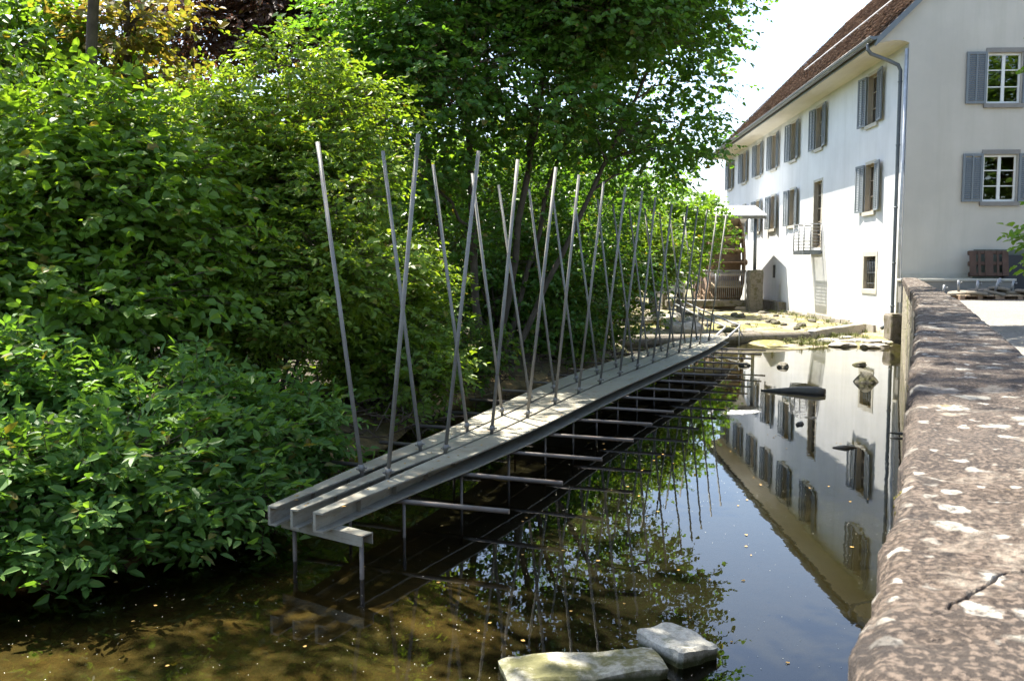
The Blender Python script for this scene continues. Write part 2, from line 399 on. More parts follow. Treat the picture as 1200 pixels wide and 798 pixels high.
xs = np.concatenate([-np.geomspace(8, 600, 26)[::-1] , np.arange(-7.8, 15, .17), np.geomspace(15.2, 600, 14)])
ys = np.concatenate([-np.geomspace(3, 600, 18)[::-1], np.arange(-2.8, 36, .17), np.arange(36.2, 62, .6), np.geomspace(63, 700, 16)])
XX, YY = np.meshgrid(xs, ys); ZZ = ground_z(XX, YY)
nx, ny = len(xs), len(ys)
V = np.stack([XX.ravel(), YY.ravel(), ZZ.ravel()], 1)
ii = (np.arange(ny - 1)[:, None] * nx + np.arange(nx - 1)[None, :]).ravel()
Fq = np.stack([ii, ii + 1, ii + nx + 1, ii + nx], 1)
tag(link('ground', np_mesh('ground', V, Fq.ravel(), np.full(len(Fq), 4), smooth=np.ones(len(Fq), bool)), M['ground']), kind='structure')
tag(MB().add([(-12, -14, 0), (13.6, -14, 0), (13.6, 31, 0), (-12, 31, 0)], [(0, 1, 2, 3)]).build('water', M['water']), kind='structure')

def par_x(y):
    y = np.asarray(y, float)
    return np.interp(y, [-60, .68, 1.58, 4.48, 9.12, 21.11, 60], [.265 - .478 * 60.68, .265, .70, 2.02, 4.12, 9.23, 9.23 + .4265 * 38.89])
PEND = 27.4
yard = [(float(par_x(y)) + .2, y) for y in (-40, 0, 9.12, PEND)] + [(13.2, 29.02), (28.2, 29.8), (300, 44), (300, -40)]
tag(MB().add([(x, y, 1.33) for x, y in yard], [tuple(range(len(yard)))]).build('gravel_yard', M['gravel']), kind='structure')

# ------------------------------------------------------------------ stone parapet
pw = empty('stone_parapet', (float(par_x(10)), 10, 0))
tag(pw, 'long weathered stone parapet with lichen running from the foreground to the white house', 'wall')
PO = Vector(pw.location)
def prof(ys_, xl, xr, z0, z1):
    m = MB()
    for y in ys_:
        for x, z in ((xl, z0), (xl, z1), (xr, z1), (xr, z0)): m.v.append((float(par_x(y)) + x - PO.x, y - PO.y, z))
    for i in range(len(ys_) - 1):
        for k in range(4):
            k2 = (k + 1) % 4
            m.f.append((i * 4 + k, (i + 1) * 4 + k, (i + 1) * 4 + k2, i * 4 + k2)); m.mi.append(0); m.sm.append(False)
    m.f.append((0, 1, 2, 3)); n = (len(ys_) - 1) * 4; m.f.append((n + 3, n + 2, n + 1, n)); m.mi += [0, 0]; m.sm += [False, False]
    return m
prof([-40, -10, 0, 4, 9.12, 14, 20, PEND], .03, .40, -.5, 1.80).build('wall', M['rubble'], pw)
CRACK = [(.408, .815), (.416, .828), (.437, .846), (.455, .866), (.472, .877), (.490, .892), (.503, .908), (.527, .927), (.542, .930), (.59, .95)]
CR = None
def cap(y0, y1, fine=None):
    if fine: yy = np.concatenate([np.arange(y0, fine[0], .05), np.arange(fine[0], fine[1], .003), np.arange(fine[1], y1, .03), [y1]])
    else: yy = np.concatenate([np.arange(y0, y1, .06 if y0 > 4 else .03), [y1]])
    tt = np.concatenate([np.linspace(0, .5, 110), np.linspace(.51, 1, 40)]) if fine else np.linspace(0, 1, 26)
    wid = .43
    T, Y = np.meshgrid(tt, yy)
    X = par_x(Y) + T * wid
    e = np.minimum(np.minimum(T * wid, (1 - T) * wid), np.minimum(Y - y0, y1 - Y))
    Z = 1.975 + .006 * sn(X, Y, 5) + .004 * sn(X, Y, 14) + .0022 * sn(X, Y, 37)
    if fine: Z += .0013 * sn(X, Y, 90) + .0008 * sn(X, Y, 210)
    Z -= .022 * np.clip(1 - e / .03, 0, 1) ** 2
    X = X + np.where(T < .02, .014 * sn(X, Y, 7) + .006 * sn(X, Y, 23), 0)
    if fine:
        dmin = np.full(X.shape, 9.)
        for (ax, ay), (bx, by) in zip(CRACK[:-1], CRACK[1:]):
            vx, vy = bx - ax, by - ay; L2 = vx * vx + vy * vy
            t = np.clip(((X - ax) * vx + (Y - ay) * vy) / L2, 0, 1)
            dmin = np.minimum(dmin, np.hypot(X - ax - t * vx, Y - ay - t * vy))
        Z -= .014 * np.clip(1.3 - dmin / (.0008 + .0014 * np.clip((X - .40) / .06, 0, 1)), 0, 1)
    n_, m_ = X.shape
    top = np.stack([X.ravel() - PO.x, Y.ravel() - PO.y, Z.ravel()], 1)
    i = (np.arange(n_ - 1)[:, None] * m_ + np.arange(m_ - 1)[None, :]).ravel()
    f = np.stack([i, i + 1, i + m_ + 1, i + m_], 1)
    ring = list(range(m_)) + [r * m_ + m_ - 1 for r in range(1, n_)] + [(n_ - 1) * m_ + k for k in range(m_ - 2, -1, -1)] + [r * m_ for r in range(n_ - 2, 0, -1)]
    ring = np.array(ring); low = top[ring].copy(); low[:, 2] = 1.803
    b = len(top); k = np.arange(len(ring)); k2 = (k + 1) % len(ring)
    side = np.stack([ring[k2], ring[k], b + k, b + k2], 1)
    Vv = np.concatenate([top, low]); ff = np.concatenate([f, side])
    o = link('capstone', np_mesh('capstone', Vv, ff.ravel(), np.full(len(ff), 4), smooth=np.concatenate([np.ones(len(f), bool), np.zeros(len(side), bool)])), M['cap'], pw)
cap(-12, -5); cap(-4.99, -1.6); cap(-1.59, 4.48, (.55, 1.45)); cap(4.492, 9.1); cap(9.112, 13.3); cap(13.312, 17.8); cap(17.812, 22.4); cap(22.412, PEND)
ms = MB()
for yy, k in ((1.32, 40), (2.6, 40), (4.5, 50), (6.2, 50)):
    for _ in range(k):
        y_ = yy + random.gauss(0, .02 + .01 * yy); x_ = float(par_x(y_)); x_ += .014 * float(sn(np.array(x_), np.array(y_), 7)) + .006 * float(sn(np.array(x_), np.array(y_), 23)) + .002
        p = Vector((x_ + random.uniform(-.002, .004), y_, 1.950 + random.uniform(-.012, .004)))
        ms.tube([p, p + Vector((random.uniform(-.003, .002), random.uniform(-.002, .002), random.uniform(.002, .006)))], [.0022, .0006], 4)
tag(ms.build('moss', M['moss']), 'yellow green moss tufts growing on the edge of the stone parapet', 'moss', kind='stuff')
# low wall along the gable
lw = empty('low_wall', (13.0, 28.0, 1.3)); tag(lw, 'low dark stone wall with pale coping along the gable behind the parasol bases', 'wall')
MB().box((-.9, -.12, -.1), (2.6, .12, .56)).build('wall', M['greystone'], lw)
MB().box((-.95, -.16, .562), (2.65, .16, .64)).build('coping', M['sandstone'], lw, .01)
pr = stone_box('corner_pier', .55, .6, 1.2, M['conc_dark'], .03, 3); pr.location = (12.22, 28.45, .22); tag(pr, 'square mossy concrete pier at the foot of the white house corner', 'pier')

# ------------------------------------------------------------------ mill house (local: x right along gable, y along long wall, z up)
HL = 31.5; GW = 15.4; EZ = 9.36
HX, HY = 12.57, 29.0
house = empty('mill_house', (HX, HY, 0), -R(2.99))
tag(house, 'long white plastered mill house with brown tiled roof and grey shutters beside the stream', 'house')
def wall_holes(u0, u1, v0, v1, holes, to3, depth, name, mat):
    us = sorted({u0, u1, *[h[0] for h in holes], *[h[1] for h in holes]}); vs_ = sorted({v0, v1, *[h[2] for h in holes], *[h[3] for h in holes]})
    m = MB()
    for a, b in zip(us[:-1], us[1:]):
        for c, d in zip(vs_[:-1], vs_[1:]):
            cu, cv = (a + b) / 2, (c + d) / 2
            if any(h[0] < cu < h[1] and h[2] < cv < h[3] for h in holes): continue
            m.add([to3(a, c, 0), to3(b, c, 0), to3(b, d, 0), to3(a, d, 0)], [(0, 1, 2, 3)])
    for h in holes:
        a, b, c, d = h[:4]; D = h[4] if len(h) > 4 else depth
        for p, q in (((a, c), (b, c)), ((b, c), (b, d)), ((b, d), (a, d)), ((a, d), (a, c))):
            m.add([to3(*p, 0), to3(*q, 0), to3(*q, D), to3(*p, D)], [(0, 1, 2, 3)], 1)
    return m.build(name, mat, house)
LW = lambda u, v, d: (d, u, v)            # long wall: depth goes to +x
GW3 = lambda u, v, d: (u, d, v)           # gable
colsY = [3.2, 9.72, 13.87, 17.73, 21.3, 25.1, 29.5]
WW = .53
top_w = [(c - WW, c + WW, 7.34, 9.06) for c in colsY]
low_w = [(c - WW, c + WW, 4.27, 5.94) for c in colsY if abs(c - 9.72) > .1]
door_h = (9.10, 10.25, 3.12, 5.93)
base_h = (2.38, 3.58, 1.52, 2.68)
niche_h = (14.2, 20.0, .62, 2.90, .75)
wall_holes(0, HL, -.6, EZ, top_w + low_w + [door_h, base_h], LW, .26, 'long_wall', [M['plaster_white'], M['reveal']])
gw = [(2.43, 3.49, 7.45, 9.02), (2.43, 3.49, 4.38, 5.86), (7.2, 8.26, 7.45, 9.02), (7.2, 8.26, 4.38, 5.86), (11.8, 12.86, 7.45, 9.02), (11.8, 12.86, 4.38, 5.86)]
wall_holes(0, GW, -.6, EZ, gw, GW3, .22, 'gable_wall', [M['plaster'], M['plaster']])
OV = 1.0; PT = .985
ridge = (GW / 2, EZ + .1 + (GW / 2 + OV) * PT)
m = MB(); arc = [(-OV * t, EZ + .10 * math.sin(math.pi * min(1, t * 1.15)) ** .7 * (1 - .3 * t)) for t in (0, .12, .3, .5, .7, .86, 1)]
pts = [(x, z) for x, z in reversed(arc)] + [(GW, EZ), (GW + OV, EZ + .05), (GW / 2, ridge[1] - .02)]
m.add([(x, 0, z) for x, z in pts], [tuple(range(len(pts)))]); m.build('gable_top', M['plaster'], house)
m = MB(); m.add([(GW, 0, -.6), (GW, HL, -.6), (GW, HL, EZ), (GW, 0, EZ)], [(0, 1, 2, 3)]); m.add([(0, HL, -.6), (GW, HL, -.6), (GW, HL, EZ), (GW / 2, HL, ridge[1] - .05), (0, HL, EZ)], [(4, 3, 2, 1, 0)])
m.build('rear_wall', M['plaster'], house)
m = MB(); b = [(x, z) for x, z in arc]
for (x0, z0), (x1, z1) in zip(b[:-1], b[1:]): m.add([(x0, .002, z0), (x0, HL, z0), (x1, HL, z1), (x1, .002, z1)], [(0, 1, 2, 3)], 0, True)
m.build('soffit', M['soffit'], house)
# roof: deck, then rows of separate tiles on the visible slope
m = MB(); x0, z0 = -OV - .06, EZ + .06
for sgn in (1, -1):
    X = lambda x: x if sgn > 0 else GW - x
    a = [(X(x0), z0), (GW / 2, ridge[1] + .02), (GW / 2, ridge[1] + .12), (X(x0), z0 + .1)]
    vs_ = [(x, -.16, z) for x, z in a] + [(x, HL + .16, z) for x, z in a]
    m.add(vs_, [(0, 1, 2, 3), (7, 6, 5, 4), (0, 4, 5, 1), (3, 2, 6, 7), (0, 3, 7, 4)])
m.build('roof', M['tile'], house)
sl = Vector((1, 0, PT)).normalized(); nr = Vector((-PT, 0, 1)).normalized()
Ls = (GW / 2 + OV + .1) / sl.x; row = .165; tw = .185
rows = int(Ls / row); cn = int((HL + .36) / tw)
TI, TJ = np.meshgrid(np.arange(rows), np.arange(cn), indexing='ij'); TI = TI.ravel(); TJ = TJ.ravel(); nT = len(TI)
s0 = TI * row + rng.normal(0, .008, nT); yy = -.18 + (TJ + .5 * (TI % 2)) * tw + rng.normal(0, .004, nT)
h0 = .135 + rng.normal(0, .016, nT); tlen = .24
base = np.array([x0 - .05, 0, z0])
slv = np.array(sl); nrv = np.array(nr); yv = np.array([0, 1., 0])
TV = np.zeros((nT, 10, 3)); k = 0
prof_ = [(0.0, 0.03), (0.0, tw - .035), (.035, tw - .006), (tlen, tw - .006), (tlen, .006), (.035, .006)]
# rounded lower edge: 5 pts front + 2 back
pp = [(.03, .006), (.004, .05), (0, tw / 2), (.004, tw - .05), (.03, tw - .006), (tlen, tw - .006), (tlen, .006)]
TV = np.zeros((nT, 12, 3))
for q, (ss, wv) in enumerate(pp):
    hh = h0 * (1) - .055 * (ss / tlen)
    TV[:, q] = base + (s0 + ss)[:, None] * slv + (yy + wv)[:, None] * yv + hh[:, None] * nrv
for q in range(5): TV[:, 7 + q] = TV[:, q] - nrv * .02
idx = np.arange(nT)[:, None] * 12
topf = idx + np.array([0, 6, 5, 4, 3, 2, 1])[None]
fl = [topf]; tot = [np.full(nT, 7)]
for q in range(4):
    fl.append(idx + np.array([q, q + 1, 8 + q, 7 + q])[None]); tot.append(np.full(nT, 4))
flat = np.concatenate([f.ravel() for f in fl]); tot = np.concatenate(tot)
link('roof_tiles', np_mesh('roof_tiles', TV.reshape(-1, 3), flat, tot), M['tile'], house)
# ridge tiles, snow rail, verge boards, fascia, gutter
m = MB(); y = -.2
while y < HL + .1:
    m.tube([(GW / 2, y, ridge[1] + .1), (GW / 2, y + .42, ridge[1] + .12)], [.14, .12], 8); y += .38
m.build('ridge_tiles', M['tile'], house)
m = MB(); sp = Vector((x0, 0, z0)) + sl * 4.4 + nr * .24
m.tube([(sp.x, 3.0, sp.z), (sp.x, HL * .62, sp.z)], .03, 6)
for k in range(15):
    yk = 3.1 + k * 1.14; m.tube([(sp.x - nr.x * .16, yk, sp.z - .14), (sp.x, yk, sp.z)], .02, 5)
m.build('snow_rail', M['zinc_pale'], house)
m = MB()
for sgn in (1, -1):
    X = lambda x: x if sgn > 0 else GW - x
    a = [(X(-OV - .08), EZ - .1), (GW / 2, ridge[1] - .12), (GW / 2, ridge[1] + .10), (X(-OV - .08), EZ + .13)]
    m.add([(x, -.19, z) for x, z in a] + [(x, -.005, z) for x, z in a], [(0, 1, 2, 3), (7, 6, 5, 4), (0, 4, 5, 1), (1, 5, 6, 2), (2, 6, 7, 3), (3, 7, 4, 0)])
m.build('verge_board', M['shutter'], house)
MB().box((-OV - .04, -.003, EZ + .0), (-OV, HL + .1, EZ + .16)).build('fascia', M['shutter'], house)
m = MB(); gx, gz, gr = -OV - .17, EZ + .17, .115
ring = [(gx + gr * math.cos(a), gz + gr * math.sin(a)) for a in np.linspace(math.pi, 2 * math.pi, 9)]
for (xa, za), (xb, zb) in zip(ring[:-1], ring[1:]):
    m.add([(xa, -.2, za), (xb, -.2, zb), (xb, HL + .2, zb), (xa, HL + .2, za)], [(0, 1, 2, 3)], 0, True)
m.add([(x, -.2, z) for x, z in ring], [tuple(range(9))]); m.add([(x, HL + .2, z) for x, z in ring], [tuple(reversed(range(9)))])
m.tube([(gx - gr, -.2, gz), (gx - gr, HL + .2, gz)], .016, 6); m.tube([(gx + gr, -.2, gz), (gx + gr, HL + .2, gz)], .012, 6)
m.build('gutter', M['zinc'], house)
m = MB(); m.tube([(gx, .35, gz - .08), (gx, .35, gz - .30), (gx + .10, .35, gz - .42), (-.55, .36, gz - .62), (-.2, .36, gz - .78), (-.12, .36, gz - .95), (-.12, .36, 6), (-.12, .36, 3), (-.12, .36, .75), (-.16, .36, .62), (-.3, .36, .45), (-.34, .36, .36), (-.46, .36, .28)], .06, 12)
for z in (8.2, 6.2, 4.2, 2.4, 1.0): m.tube([(-.12, .36, z), (-.12, .36, z + .05)], .072, 12)
m.build('downpipe', M['zinc'], house)
MB().tube([(-.06, .08, 9.2), (-.06, .08, .5)], .05, 10).build('downpipe', M['zinc_pale'], house)
m = MB(); m.box((.01, -.035, .6), (GW, -.002, 2.10)); m.build('plinth', M['sandstone'], house)
m = MB()
yb = 2.2
while yb < 30:
    L_ = random.uniform(.8, 1.5); m.box((-.05 - random.uniform(0, .04), yb, -.3), (-.003, min(yb + L_ - .015, 31), random.uniform(.20, .34))); yb += L_
m.build('base_stones', M['conc'], house)

def shutter_mesh(wd, ht):
    m = MB(); t = .045; fw = .075
    m.box((0, -t, 0), (fw, 0, ht)); m.box((wd - fw, -t, 0), (wd, 0, ht)); m.box((wd / 2 - .025, -t, fw), (wd / 2 + .025, -.004, ht - fw))
    m.box((fw, -t, 0), (wd - fw, 0, fw)); m.box((fw, -t, ht - fw), (wd - fw, 0, ht))
    z = fw + .02
    while z < ht - fw - .04:
        for a, b in ((fw + .002, wd / 2 - .027), (wd / 2 + .027, wd - fw - .002)):
            m.add([(a, -t + .006, z), (b, -t + .006, z), (b, -.010, z + .045), (a, -.010, z + .045), (a, -t + .006, z + .010), (b, -t + .006, z + .010), (b, -.010, z + .055), (a, -.010, z + .055)],
                  [(0, 3, 2, 1), (4, 5, 6, 7), (0, 1, 5, 4), (2, 3, 7, 6)])
        z += .062
    return m.mesh('shutter')
def casement(wd, ht, bars, mat_t=.05):
    m = MB(); f = .065
    m.box((0, -.05, 0), (f, 0, ht)); m.box((wd - f, -.05, 0), (wd, 0, ht)); m.box((f, -.05, 0), (wd - f, 0, f)); m.box((f, -.05, ht - f), (wd - f, 0, ht))
    m.box((wd / 2 - .05, -.055, f), (wd / 2 + .05, -.003, ht - f))
    for k in range(1, bars + 1):
        z = ht * k / (bars + 1)
        m.box((f, -.045, z - .016), (wd / 2 - .05, -.008, z + .016)); m.box((wd / 2 + .05, -.045, z - .016), (wd - f, -.008, z + .016))
    return m.mesh('window')
RL = Matrix.Rotation(-R(90), 4, 'Z')      # local frame whose +x runs along -y (seen from outside the long wall: left to right = far to near)
def put(name, me, mat, parent, loc, long=False, rz=0):
    o = bpy.data.objects.new(name, me); COL.objects.link(o)
    if not me.materials: me.materials.append(mat)
    o.parent = parent; o.location = loc; o.rotation_euler = (0, 0, (-R(90) if long else 0) + rz)
    return o
_c = {}
def memo(key, fn):
    if key not in _c: _c[key] = fn()
    return _c[key]
def box_mesh(name, a, b): return MB().box(a, b).mesh(name)
def window(long, u, v0, v1, half, frame_mat, shut=True, lintel=M['greystone'], sillm=None, bars=2, sw=.62, tilt=0):
    wd = 2 * half; ht = v1 - v0; dp = .2 if long else .13
    # outside frame of the window: x to the right seen from outside, y into the wall
    loc = (dp, u + half, v0) if long else (u - half, dp, v0)
    me = memo(('w', round(wd, 3), round(ht, 2), bars, frame_mat.name), lambda: casement(wd - .012, ht - .012, bars))
    wobj = put('window', me, frame_mat, house, (loc[0], loc[1] - .006, loc[2] + .006) if long else (loc[0] + .006, loc[1], loc[2] + .006), long)
    pm = memo(('p', round(wd, 3), round(ht, 2)), lambda: MB().add([(.06, -.02, .06), (wd - .07, -.02, .06), (wd - .07, -.02, ht - .07), (.06, -.02, ht - .07)], [(0, 1, 2, 3)]).mesh('pane'))
    put('pane', pm, M['glass'], wobj, (0, 0, 0))
    d = -dp  # wall face in window frame coords
    sm = memo(('s', round(wd, 2), long), lambda: box_mesh('sill', (-.09, d - .075, -.145), (wd + .08, d + .10, -.012)))
    put('sill', sm, sillm or lintel, wobj, (0, 0, 0))
    lm = memo(('l', round(wd, 2), round(ht, 2), long), lambda: box_mesh('lintel', (-.02 if long else -.06, d - (.012 if long else .03), ht), (wd + (.02 if long else .06), d + .05, ht + (.10 if long else .14))))
    put('lintel', lm, lintel, wobj, (0, 0, 0))
    if shut:
        shm = memo(('sh', sw, round(ht, 2)), lambda: shutter_mesh(sw, ht + .03))
        a = put('shutter', shm, M['shutter'], wobj, (-.03 - sw * math.cos(tilt), d - .03 - sw * math.sin(tilt), -.015)); a.rotation_euler.z = tilt
        b2 = put('shutter', shm, M['shutter'], wobj, (wd + .02, d - .03, -.015)); b2.rotation_euler.z = -tilt
    return wobj
for c, h in zip(colsY, top_w): window(True, c, h[2], h[3], WW, M['winwood'], True, M['sandstone'], sw=.66, tilt=R(5 + 3 * random.random()))
for h in low_w: window(True, (h[0] + h[1]) / 2, h[2], h[3], WW, M['winwood'], True, M['sandstone'], sw=.66, tilt=R(5 + 3 * random.random()))
for h in gw: window(False, (h[0] + h[1]) / 2, h[2], h[3], (h[1] - h[0]) / 2, M['winframe'], True, M['greystone'], sw=.63)
# balcony door and balcony
dw, dh = door_h[1] - door_h[0], door_h[3] - door_h[2]
dr = put('balcony_door', casement(dw - .012, dh - .012, 4), M['winwood'], house, (.2, door_h[1] - .006, door_h[2] + .006), True)
put('pane', MB().add([(.06, -.02, .06), (dw - .07, -.02, .06), (dw - .07, -.02, dh - .07), (.06, -.02, dh - .07)], [(0, 1, 2, 3)]).mesh('pane'), M['glass'], dr, (0, 0, 0))
put('jamb', MB().box((-.12, -.215, 0), (-.002, -.19, dh + .1)).box((dw, -.215, 0), (dw + .12, -.19, dh + .1)).box((-.002, -.213, dh), (dw, -.19, dh + .1)).mesh('jamb'), M['sandstone'], dr, (0, 0, 0))
m = MB(); bx = -.76; by0, by1 = 8.85, 10.50; bz = 2.98

yk = by0 + .04
while yk < by1 - .02: m.box((bx + .021, yk, bz - .03), (-.045, yk + .02, bz)); yk += .055
m.box((bx - .01, by0 - .02, bz - .15), (bx + .02, by1 + .02, bz + .03)); m.box((-.044, by0 - .02, bz - .12), (-.004, by1 + .02, bz)); m.box((bx + .021, by0 - .02, bz - .15), (-.045, by0, bz + .03)); m.box((bx + .021, by1, bz - .15), (-.045, by1 + .02, bz + .03))
bal = m.build('balcony', M['zinc'], house)
m = MB(); rt = bz + 1.12
for (x, y) in ((bx, by0), (bx, by1), (-.04, by0), (-.04, by1), (bx, (by0 + by1) / 2)): m.tube([(x, y, bz), (x, y, rt)], .026, 8)
for z in np.linspace(bz + .14, rt, 8):
    r_ = .026 if z > rt - .01 else .013
    m.tube([(-.04, by0, z), (bx, by0, z)], r_, 6); m.tube([(bx, by0, z), (bx, by1, z)], r_, 6); m.tube([(bx, by1, z), (-.04, by1, z)], r_, 6)
m.build('railing', M['galv'], bal)
# cellar window with bars
cw = put('cellar_window', MB().box((-.17, -.23, -.16), (1.37, -.19, -.01)).box((-.17, -.22, 1.16), (1.37, -.19, 1.33)).box((-.17, -.218, -.008), (-.003, -.19, 1.158)).box((1.203, -.218, -.008), (1.37, -.19, 1.158)).mesh('cellar_window'), M['sandstone'], house, (.2, base_h[1], base_h[2]), True)
m = MB()
for k in range(7): m.tube([(.1 + k * .167, -.1, 0), (.1 + k * .167, -.1, 1.16)], .013, 6)
for z in (.2, .58, .95): m.tube([(0, -.1, z), (1.2, -.1, z)], .012, 6)
put('grille', m.mesh('grille'), M['zinc'], cw, (0, 0, 0))
put('pane', MB().add([(0, 0, 0), (1.2, 0, 0), (1.2, 0, 1.16), (0, 0, 1.16)], [(0, 1, 2, 3)]).mesh('pane'), M['glass'], cw, (0, 0, 0))
# black plate painting a vent slot's dark inside, and ledge, near the wheel
MB().box((-.03, 16.95, 1.75), (-.003, 17.35, 2.4)).build('vent_shade_plate', M['black'], house)
MB().box((-.35, 14.6, -.4), (-.004, 20.2, .60)).build('recess_ledge', M['conc_dark'], house, .03)
MB().tube([(5.2, .3, 16.2), (5.2, .3, 19.6)], .012, 5).build('lightning_rod', M['zinc'], house)
# floors and partitions so the rooms behind the panes are rooms
m = MB()
for z in (3.1, 6.5, 9.3): m.box((.3, .3, z - .1), (GW - .3, HL - .3, z))
m.box((6, .3, -.5), (6.1, HL - .3, 9.2)); m.build('floors', M['dark'], house)
pl = empty('pendant_lamp', (15.55, 30.5, 5.62)); tag(pl, 'glowing orange lamp hanging inside the lower gable window', 'lamp')
g = G('lamp_glow'); e = g.n('ShaderNodeEmission', i_Color=(1, .45, .08), i_Strength=1.6)
lamp_m = g.end(e.outputs[0])
MB().tube([(0, 0, -.1), (0, 0, -.08), (0, 0, .04), (0, 0, .09)], [.30, .29, .10, .03], 16).build('lamp_shade', lamp_m, pl)
MB().tube([(0, 0, .09), (0, 0, .8)], .008, 5).build('cord', M['black'], pl)

# ------------------------------------------------------------------ steel sculpture over the stream
ANG = -R(2.99)
Lp = np.array([(-1.85, 6.66), (-1.28, 8.38), (-.72, 9.9), (.48, 13.6), (1.86, 17.0), (3.9, 21.6), (5.35, 24.2)])
Rp = np.array([(-1.28, 6.40), (-.28, 8.72), (.34, 10.1), (1.46, 12.9), (2.78, 16.0), (4.25, 19.5), (5.62, 23.1)])
def cr(P, t):
    """smooth curve through the points, t in 0..1"""
    n = len(P) - 1; s = t * n; i = min(int(s), n - 1); u = s - i
    p0, p1, p2, p3 = P[max(i - 1, 0)], P[i], P[i + 1], P[min(i + 2, n)]
    return .5 * ((2 * p1) + (-p0 + p2) * u + (2 * p0 - 5 * p1 + 4 * p2 - p3) * u * u + (-p0 + 3 * p1 - 3 * p2 + p3) * u ** 3)
def arclen(P, n=60):
    q = np.array([cr(P, t) for t in np.linspace(0, 1, 300)]); s = np.concatenate([[0], np.cumsum(np.hypot(*np.diff(q, axis=0).T))])
    ts = np.linspace(0, s[-1], n); return np.stack([np.interp(ts, s, q[:, 0]), np.interp(ts, s, q[:, 1])], 1)
NB = 60
LC, RC = arclen(Lp, NB), arclen(Rp, NB)
def bp(t, f):
    """point on the deck: t along 0..1, f across 0..1 (left to right)"""
    s = t * (NB - 1); i = min(int(s), NB - 2); u = s - i
    l = LC[i] * (1 - u) + LC[i + 1] * u; r = RC[i] * (1 - u) + RC[i + 1] * u
    return l * (1 - f) + r * f
DZ = .50
scu = empty('steel_sculpture', (-1.5, 6.5, 0)); SO = Vector(scu.location)
tag(scu, 'long curved steel beam sculpture bristling with slanted poles standing in the stream', 'sculpture')
def rel(x, y, z): return (x - SO.x, y - SO.y, z)
for f0, f1 in ((0, .295), (.335, .625), (.665, 1)):
    m = MB(); H = .15; t1 = .014
    ts = np.linspace(0, 1, NB)
    tp = lambda t: f0 + (f1 - f0) * min(1, .42 + .58 * t / .13)
    sec = lambda t: [(f0, DZ - H), (f0, DZ), (tp(t), DZ), (tp(t), DZ - t1), (f0 + (f1 - f0) * .12, DZ - t1), (f0 + (f1 - f0) * .12, DZ - H + t1), (tp(t), DZ - H + t1), (tp(t), DZ - H)]
    for t in ts:
        for f, z in sec(t): q = bp(t, f); m.v.append(rel(q[0], q[1], z))
    for i in range(NB - 1):
        for k in range(8):
            k2 = (k + 1) % 8; m.f.append((i * 8 + k, (i + 1) * 8 + k, (i + 1) * 8 + k2, i * 8 + k2)); m.mi.append(0); m.sm.append(False)
    for e_ in (0, NB - 1):
        o_ = e_ * 8
        for q in ((0, 1, 4, 5), (1, 2, 3, 4), (0, 5, 6, 7)): m.f.append(tuple(o_ + k for k in q)); m.mi.append(0); m.sm.append(False)
    for k in range(1, 32):      # stiffener plates in the open side
        t = k / 32
        a = bp(t, f0 + (f1 - f0) * .12); b = bp(t, f0 + (f1 - f0) * .30); c_ = bp(t + .0006, f0 + (f1 - f0) * .9); d_ = bp(t + .0006, f0 + (f1 - f0) * .12)
        m.add([rel(a[0], a[1], DZ - H + t1), rel(b[0], b[1], DZ - H + t1), rel(b[0], b[1], DZ - t1), rel(a[0], a[1], DZ - t1)], [(0, 1, 2, 3)])
    m.build('beam', M['beam_steel'], scu)
# near cross channel on two posts
c0, c1 = bp(.012, -.05), bp(.004, 1.28)
dv = (Vector((c1[0], c1[1], 0)) - Vector((c0[0], c0[1], 0))); L0 = dv.length; dv.normalize(); yaw = math.atan2(dv.y, dv.x)
mm = Matrix.Translation(rel(c0[0], c0[1], DZ - .150)) @ Matrix.Rotation(yaw, 4, 'Z')
m = MB(); m.box((0, -.005, -.012), (L0, .11, -.002), 0, mm); m.box((0, -.005, -.085), (L0, .005, -.0125), 0, mm); m.box((0, .10, -.085), (L0, .11, -.0125), 0, mm)
m.build('cross_channel', M['beam_steel'], scu)
for s_ in (.09, L0 - .06):
    p = mm @ Vector((s_, .05, 0)); MB().tube([(p.x, p.y, -.4), (p.x, p.y, DZ - .178)], .017, 10).build('post', M['rod_steel'], scu)
NP = 15
pole_n = 0
tt = np.linspace(.061, .905, NP)
rs = random.Random(3)
